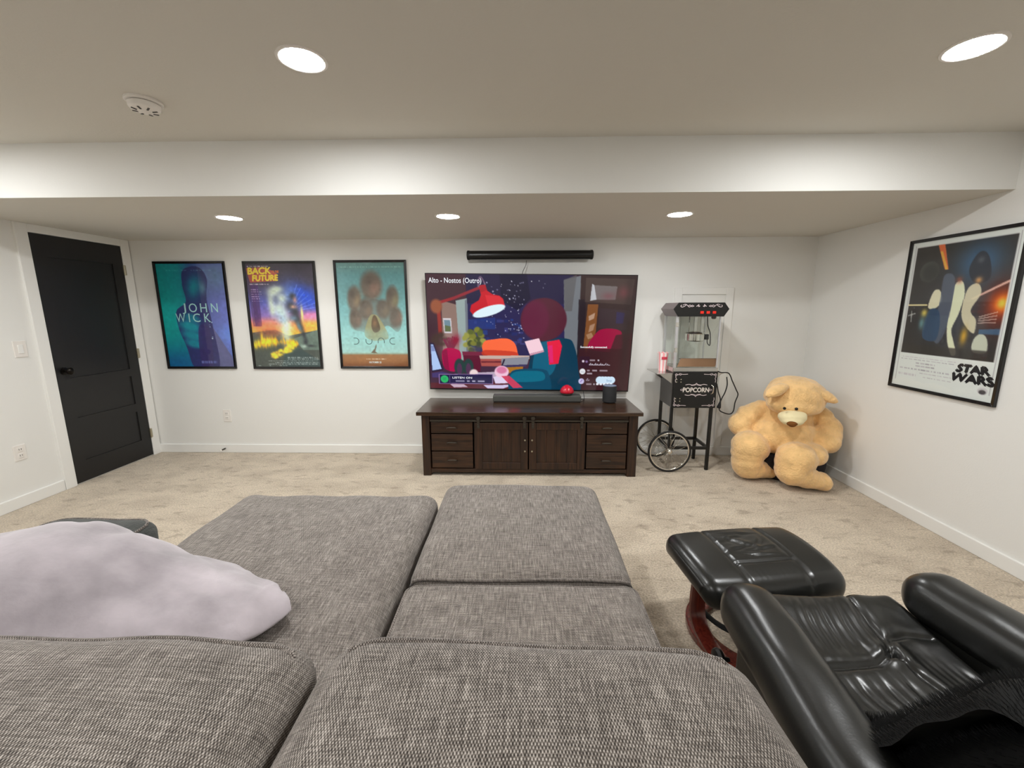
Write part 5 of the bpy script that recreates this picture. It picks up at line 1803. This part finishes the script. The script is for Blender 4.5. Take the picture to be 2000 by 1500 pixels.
mb = MB()
mb.sweep(P_, [(r.x, r.y) for r in R_], 96, prof=lens)
for i, v in enumerate(mb.v):
    p = Vector(v)
    k = noise.noise(p * 5.0) * 0.016 + noise.noise(p * 12.0 + Vector((3, 1, 2))) * 0.0035
    fold = abs(noise.noise(Vector((p.x * 3.0 + p.y * 5.0, p.y * 2.0 - p.x * 4.0, p.z * 3))))
    k -= 0.012 * math.exp(-(fold / 0.11) ** 2) * (0.4 + 0.6 * abs(noise.noise(p * 4)))
    # pulled creases running in from the corner
    q = abs(math.sin((p.y - 1.15) * 55 + noise.noise(p * 5) * 3)) * 0.006 * max(0.0, 1 - abs(p.x + 0.86) / 0.18)
    zr = 0.598 if p.x < -1.54 else 0.524       # rests on the arm and on the chaise seat
    mb.v[i] = (p.x, p.y + k * 0.5, max(zr, p.z + (k - q) * (1 if p.x < -0.8 else 0.35)))
mb.build('cover', M_plush, pil, smooth=True)

# ------------------------------------------------------------------ black leather recliner
rec = thing('recliner_chair', (1.06, 0.95, 0), 'black leather recliner armchair at the lower right', 'armchair')


def tube_arm(name, pts, a, b, parent, front=0.10):
    P = smoothpath(pts, 10)
    L = [0.0]
    for p, q in zip(P, P[1:]):
        L.append(L[-1] + (q - p).length)
    rad = []
    for l in L:
        k = 1.0
        if l < front:
            k = math.sqrt(max(0.0, 1 - ((front - l) / front) ** 2)) * 0.97 + 0.03
        e = L[-1] - l
        if e < 0.05:
            k *= math.sqrt(max(0.02, 1 - ((0.05 - e) / 0.05) ** 2))
        rad.append((a * k, b * k))
    mb = MB()
    mb.sweep(P, rad, 36, prof=lambda c, s: (abs(c) ** 0.8 * (1 if c > 0 else -1), abs(s) ** 0.85 * (1 if s > 0 else -1)))
    for i, v in enumerate(mb.v):
        p = Vector(v)
        mb.v[i] = (p.x, p.y, p.z + noise.noise(p * 7) * 0.006)
    return mb.build(name, M_leather, parent, smooth=True)


tube_arm('armrest', [(0.757, 1.325, 0.475), (0.754, 1.26, 0.480), (0.742, 1.12, 0.487), (0.728, 0.95, 0.490), (0.705, 0.75, 0.492), (0.685, 0.50, 0.495)], 0.091, 0.085, rec)
tube_arm('armrest', [(1.402, 1.385, 0.480), (1.410, 1.32, 0.485), (1.425, 1.20, 0.490), (1.445, 1.02, 0.492), (1.46, 0.80, 0.495), (1.47, 0.55, 0.50)], 0.100, 0.085, rec)
# side panels below the arms
for x0, x1, ya, yb in ((0.69, 0.785, 0.55, 1.20), (1.355, 1.50, 0.60, 1.335)):
    mb = MB()
    soft_box(mb, x0, x1, ya, yb, 0.27, 0.48, 0.03, n=8)
    mb.build('side_panel', M_leather, rec, smooth=True, weld=True)


def groove(x, y, pts, w, dpt):
    """depth of a stitched seam or crease along a polyline"""
    best = 1e9
    tt = 0
    for k in range(len(pts) - 1):
        ax_, ay_ = pts[k]
        bx_, by_ = pts[k + 1]
        dx, dy = bx_ - ax_, by_ - ay_
        q = max(0, min(1, ((x - ax_) * dx + (y - ay_) * dy) / (dx * dx + dy * dy)))
        d = math.hypot(x - ax_ - q * dx, y - ay_ - q * dy)
        if d < best:
            best = d
            tt = (k + q) / (len(pts) - 1)
    return -dpt * math.exp(-(best / w) ** 2), tt, best


seams = [([(0.80, 1.075), (0.95, 1.085), (1.06, 1.10), (1.135, 1.135)], 0.009, 0.010),
         ([(1.135, 1.135), (1.15, 1.22), (1.165, 1.33), (1.19, 1.46)], 0.008, 0.007),
         ([(1.135, 1.135), (1.165, 1.02), (1.19, 0.93), (1.20, 0.80)], 0.008, 0.007),
         ([(1.135, 1.135), (1.17, 1.19), (1.23, 1.205), (1.30, 1.19)], 0.008, 0.006)]
wr = []
for k in range(9):
    x0 = 0.92 + 0.028 * k
    wr.append(([(x0 + 0.045, 1.40 - 0.02 * (k % 3)), (x0 + 0.015, 1.25), (x0 - 0.004, 1.10)], 0.007, 0.0022 + 0.0022 * (k % 2)))
for k in range(7):
    x0 = 0.92 + 0.035 * k
    wr.append(([(x0, 1.065), (x0 + 0.004, 0.98), (x0 + 0.03, 0.88)], 0.008, 0.003 + 0.002 * (k % 2)))
for k in range(5):
    x0 = 1.19 + 0.022 * k
    wr.append(([(x0, 1.17 - .02 * k), (x0 + 0.01, 1.05), (x0 + 0.02, 0.93)], 0.009, 0.003))


def seat_top(x, y):
    s = (x - 1.09) / 0.265
    z = 0.425 + 0.012 * s * s - 0.02 * (1.45 - y) + 0.05 * max(0.0, 1.02 - y) ** 1.0
    z += 0.018 * math.exp(-((y - 1.33) / 0.09) ** 2)            # front roll
    e = max(0.0, (y - 1.365) / 0.08)
    z -= 0.11 * e ** 2.2
    f = max(0.0, abs(s) - 0.80) / 0.20
    z -= 0.085 * f ** 2.5
    for pts, w_, d_ in seams:
        z += groove(x, y, pts, w_, d_)[0]
        z += 0.004 * math.exp(-((groove(x, y, pts, 1, 0)[2] - 0.03) / 0.024) ** 2)
    for pts, w_, d_ in wr:
        g, tt, b_ = groove(x, y, pts, w_, d_)
        z += g * math.sin(math.pi * min(1, max(0.08, tt)))
    z += 0.006 * noise.noise(Vector((x * 9, y * 6, 1.0))) + 0.0012 * noise.noise(Vector((x * 30, y * 18, 4.0)))
    return z


mb = MB()
NX, NY = 110, 130
SX0, SX1, SY0, SY1 = 0.818, 1.368, 0.80, 1.442


def seat_pt(u, v):
    x = SX0 + (SX1 - SX0) * u
    y = SY0 + (SY1 - SY0) * v
    return Vector((x + 0.03 * (y - 1.1) * 0.4, y - 0.03 * (abs(u - 0.5) * 2) ** 3 * (v > 0.9) * (v - 0.9) * 10, seat_top(x, y)))


mb.grid(NX, NY, seat_pt)
mb.grid(NX // 5, NY // 5, lambda u, v: Vector((seat_pt(u, v).x, seat_pt(u, v).y, 0.295)))
# skirt joins top and underside
for edge in ([(i / NX, 0) for i in range(NX + 1)], [(i / NX, 1) for i in range(NX + 1)], [(0, j / NY) for j in range(NY + 1)], [(1, j / NY) for j in range(NY + 1)]):
    vs, fs = [], []
    for (u, v) in edge:
        p = seat_pt(u, v)
        vs += [p, Vector((p.x, p.y, 0.295))]
    fs = [(2 * i, 2 * i + 2, 2 * i + 3, 2 * i + 1) for i in range(len(edge) - 1)]
    mb.add(vs, fs)
mb.build('seat_cushion', M_leather, rec, smooth=True, weld=True, angle=60)
# reclined backrest
mb = MB()


def back_fn(P):
    s = P.z - 0.40
    return Vector((P.x, P.y - 0.62 * max(0, s) - 0.1 * max(0, s) ** 2, P.z))


soft_box(mb, 0.90, 1.34, 0.69, 0.83, 0.34, 0.80, 0.05, n=14, fn=back_fn, nz_amp=0.01)
mb.build('backrest', M_leather, rec, smooth=True, weld=True)
# bentwood ring base and column
cx_, cy_ = 1.09, 0.98


def flat_ring(mb, cx, cy, r0, r1, z0, z1, n=56):
    vs, fs = [], []
    for k in range(n):
        a_ = 2 * math.pi * k / n
        c, s = math.cos(a_), math.sin(a_)
        vs += [(cx + r0 * c, cy + r0 * s, z0), (cx + r1 * c, cy + r1 * s, z0), (cx + r1 * c, cy + r1 * s, z1), (cx + r0 * c, cy + r0 * s, z1)]
    for k in range(n):
        a_, b_ = 4 * k, 4 * ((k + 1) % n)
        for i in range(4):
            fs.append((a_ + i, a_ + (i + 1) % 4, b_ + (i + 1) % 4, b_ + i))
    mb.add(vs, fs)


mb = MB()
flat_ring(mb, cx_, cy_, 0.225, 0.315, 0.0, 0.035)
mb.build('base_ring', M_cherry, rec, bevel=0.006)
for s_ in (-1, 1):
    mb = MB()
    x = cx_ + s_ * 0.275
    pts = [(x, cy_ + 0.02, 0.03), (x + s_ * 0.02, cy_ + 0.10, 0.06), (x + s_ * 0.02, cy_ + 0.14, 0.16), (x, cy_ + 0.06, 0.26), (x - s_ * 0.02, cy_ - 0.02, 0.31)]
    mb.sweep(smoothpath(pts, 6), [(0.032, 0.012)] * 25, 12, prof=lambda c, s: (max(-1, min(1, c * 1.25)), max(-1, min(1, s * 1.25))))
    mb.build('side_support', M_cherry, rec, smooth=True, angle=40)
MB().lathe([(0.10, 0.0), (0.10, 0.012), (0.035, 0.03), (0.03, 0.30)], (cx_, cy_, 0), 24).build('swivel_column', M_blackmatte, rec, smooth=True, angle=40)
MB().box(cx_ - 0.22, cx_ + 0.22, cy_ - 0.2, cy_ + 0.28, 0.265, 0.30).build('seat_frame', M_blackmatte, rec, bevel=0.01)
mb = MB()
for k in range(4):
    a_ = math.pi / 4 + k * math.pi / 2
    mb.bar((cx_, cy_, 0.016), (cx_ + 0.24 * math.cos(a_), cy_ + 0.24 * math.sin(a_), 0.016), 0.06, 0.02)
mb.build('base_spokes', M_blackmatte, rec, bevel=0.003)
MB().lathe([(0.006, 0.02), (0.010, 0.0), (0.030, -0.004), (0.034, -0.014), (0.030, -0.024), (0.005, -0.028)], (0.640, 1.165, 0.365), 20, axis='x').build('tension_knob', M_black, rec, smooth=True, angle=40)

# ------------------------------------------------------------------ leather footstool on bentwood base
fs_ = thing('leather_footstool', (1.0, 1.65, 0), 'black leather footstool with a red bentwood base in front of the recliner', 'footstool')
FC = Vector((0.995, 1.680, 0))
th = math.radians(8)
rx_, ry_ = Vector((math.cos(th), math.sin(th), 0)), Vector((-math.sin(th), math.cos(th), 0))
HX, HY = 0.300, 0.195


def fs_map(a_, b_, z):
    return FC + rx_ * a_ + ry_ * b_ + Vector((0, 0, z))


def pad_top(u, v):
    """u along the pad -1..1, v across -1..1; saddle shaped, rolled ends"""
    z = 0.405 + 0.012 * v + 0.010 * u * u
    z += 0.026 * (1 - abs(v) ** 2.5)
    # panel seams
    for us in (-0.40, 0.45):
        z -= 0.009 * math.exp(-((u - us) / 0.022) ** 2)
    if -0.40 < u < 0.45:
        z -= 0.008 * math.exp(-((v + 0.35) / 0.03) ** 2)
        for cu, cv, du, dv in ((-0.12, 0.45, 0.5, 0.25), (-0.05, 0.3, 0.35, -0.45), (0.12, 0.05, 0.55, 0.12), (0.05, -0.1, 0.6, -0.1), (0.2, 0.2, 0.25, 0.6), (-0.15, 0.1, 0.6, 0.3), (0.0, 0.62, 0.6, -0.1)):
            L = math.hypot(du, dv)
            p_ = ((u - cu) * dv - (v - cv) * du) / L + 0.05 * noise.noise(Vector((u * 5, v * 5, cu * 9)))
            q_ = ((u - cu) * du + (v - cv) * dv) / L
            z += 0.0045 * math.exp(-(p_ / 0.05) ** 2) * math.exp(-(q_ / 0.28) ** 2)
            z -= 0.0035 * math.exp(-((p_ - 0.07) / 0.04) ** 2) * math.exp(-(q_ / 0.25) ** 2)
        if v < -0.35:
            z += 0.0012 * math.sin(u * 95) * (1 - abs(v + 0.65) / 0.35 if abs(v + 0.65) < 0.35 else 0)
    return z


mb = MB()


def pad_fn(P):
    a_, b_, z = P.x, P.y, P.z
    u, v = a_ / HX, b_ / HY
    zt = pad_top(u, v)
    w_ = (z - 0.0) / 0.10           # 0 bottom, 1 top
    zz_ = zt - 0.115 * (1 - w_) - 0.006 * (abs(u) ** 3) * (w_)
    bow = 1.0 + 0.05 * (1 - v * v)
    return fs_map(a_ * bow, b_ * (1 + 0.16 * (1 - u * u) * (1 if b_ > 0 else 0.35)), zz_)


soft_box(mb, -HX, HX, -HY, HY, 0.0, 0.10, (0.05, 0.05, 0.045), n=46, fn=pad_fn)
mb.build('cushion', M_leather, fs_, smooth=True, weld=True)
for s_ in (-1, 1):
    mb = MB()
    pts = []
    for k in range(25):
        v = -0.70 + 1.40 * k / 24
        u = s_ * 0.965
        p = fs_map(HX * u * (1.0 + 0.05 * (1 - v * v)) + s_ * 0.002, HY * v * 1.04, pad_top(u, v) - 0.055 - 0.012 * abs(v) ** 4)
        pts.append(p)
    mb.sweep(pts, [(0.010, 0.024)] * 25, 12)
    mb.build('side_gusset', M_leather_side, fs_, smooth=True)
MB().prism([(-0.24, -0.14), (0.24, -0.14), (0.24, 0.14), (-0.24, 0.14)], fs_map, 0.300, 0.335).build('underframe', M_blackmatte, fs_, bevel=0.008)
mb = MB()
rc = Vector((1.035, 1.690, 0))
flat_ring(mb, rc.x, rc.y, 0.185, 0.270, 0.0, 0.034)
mb.build('base_ring', M_cherry, fs_, bevel=0.006)
for s_ in (-1, 1):
    a0 = s_ * 0.225
    a0 += 0.03
    pts = [(a0, -0.13, 0.030), (a0, -0.06, 0.036), (a0, 0.01, 0.060), (a0, 0.045, 0.115), (a0, 0.050, 0.19), (a0, 0.045, 0.26), (a0, 0.040, 0.325)]
    ps = smoothpath([fs_map(*p) for p in pts], 6)
    mb = MB()
    mb.sweep(ps, [(0.034, 0.012)] * len(ps), 12, prof=lambda c, s: (max(-1, min(1, c * 1.25)), max(-1, min(1, s * 1.25))), up=tuple(ry_))
    mb.build('bentwood_leg', M_cherry, fs_, smooth=True, angle=40)
mb = MB()
mb.sweep(smoothpath([fs_map(-0.20, 0.05, 0.30), fs_map(-0.19, 0.08, 0.16), fs_map(-0.12, 0.02, 0.07), fs_map(0.0, -0.06, 0.05), fs_map(0.12, 0.02, 0.07), fs_map(0.19, 0.08, 0.16), fs_map(0.20, 0.05, 0.30)], 8), [(0.016, 0.008)] * 49, 10)
mb.build('stretcher', M_blackmatte, fs_, smooth=True)

# ------------------------------------------------------------------ black fur throw over the recliner back
fur = thing('fur_throw', (1.1, 0.85, 0.42), 'fluffy black fur throw over the back of the leather recliner', 'throw')
path = smoothpath([(0, 0.905, 0.428), (0, 0.85, 0.444), (0, 0.78, 0.500), (0, 0.71, 0.610), (0, 0.64, 0.740), (0, 0.57, 0.840), (0, 0.48, 0.866), (0, 0.39, 0.83), (0, 0.35, 0.70)], 6)


def fur_pt(u, v, off):
    k = v * (len(path) - 1)
    i = min(int(k), len(path) - 2)
    p = path[i].lerp(path[i + 1], k - i)
    tg = (path[i + 1] - path[i]).normalized()
    nn = Vector((0, -tg.z, tg.y)) * -1
    if nn.z < 0:
        nn = -nn
    x = 0.785 + 0.62 * u - 0.05 * (1 - u) * min(1.0, v * 3)
    edge = 0.02 * noise.noise(Vector((u * 7, 0, 3))) * (1 - v)
    hgt = off * min(1, max(0, min(u, 1 - u, v * 1.6, 1 - v) * 9)) ** 0.5
    q = Vector((x, p.y + edge, p.z)) + nn * (hgt + 0.008 * noise.noise(Vector((u * 10, v * 12, 0))))
    return q


mb = MB()
mb.grid(40, 40, lambda u, v: fur_pt(u, v, 0.040))
mb.grid(40, 40, lambda u, v: fur_pt(u, v, 0.008))
soft_box(mb, 0.800, 1.420, 0.640, 0.862, 0.36, 0.865, (0.08, 0.07, 0.07), n=22, fn=back_fn, nz_amp=0.022, seed=4.0)
fo = mb.build('fur_pile', M_fur, fur, smooth=True)
hair(fo, 60000, 0.016, 0.0011, 9)
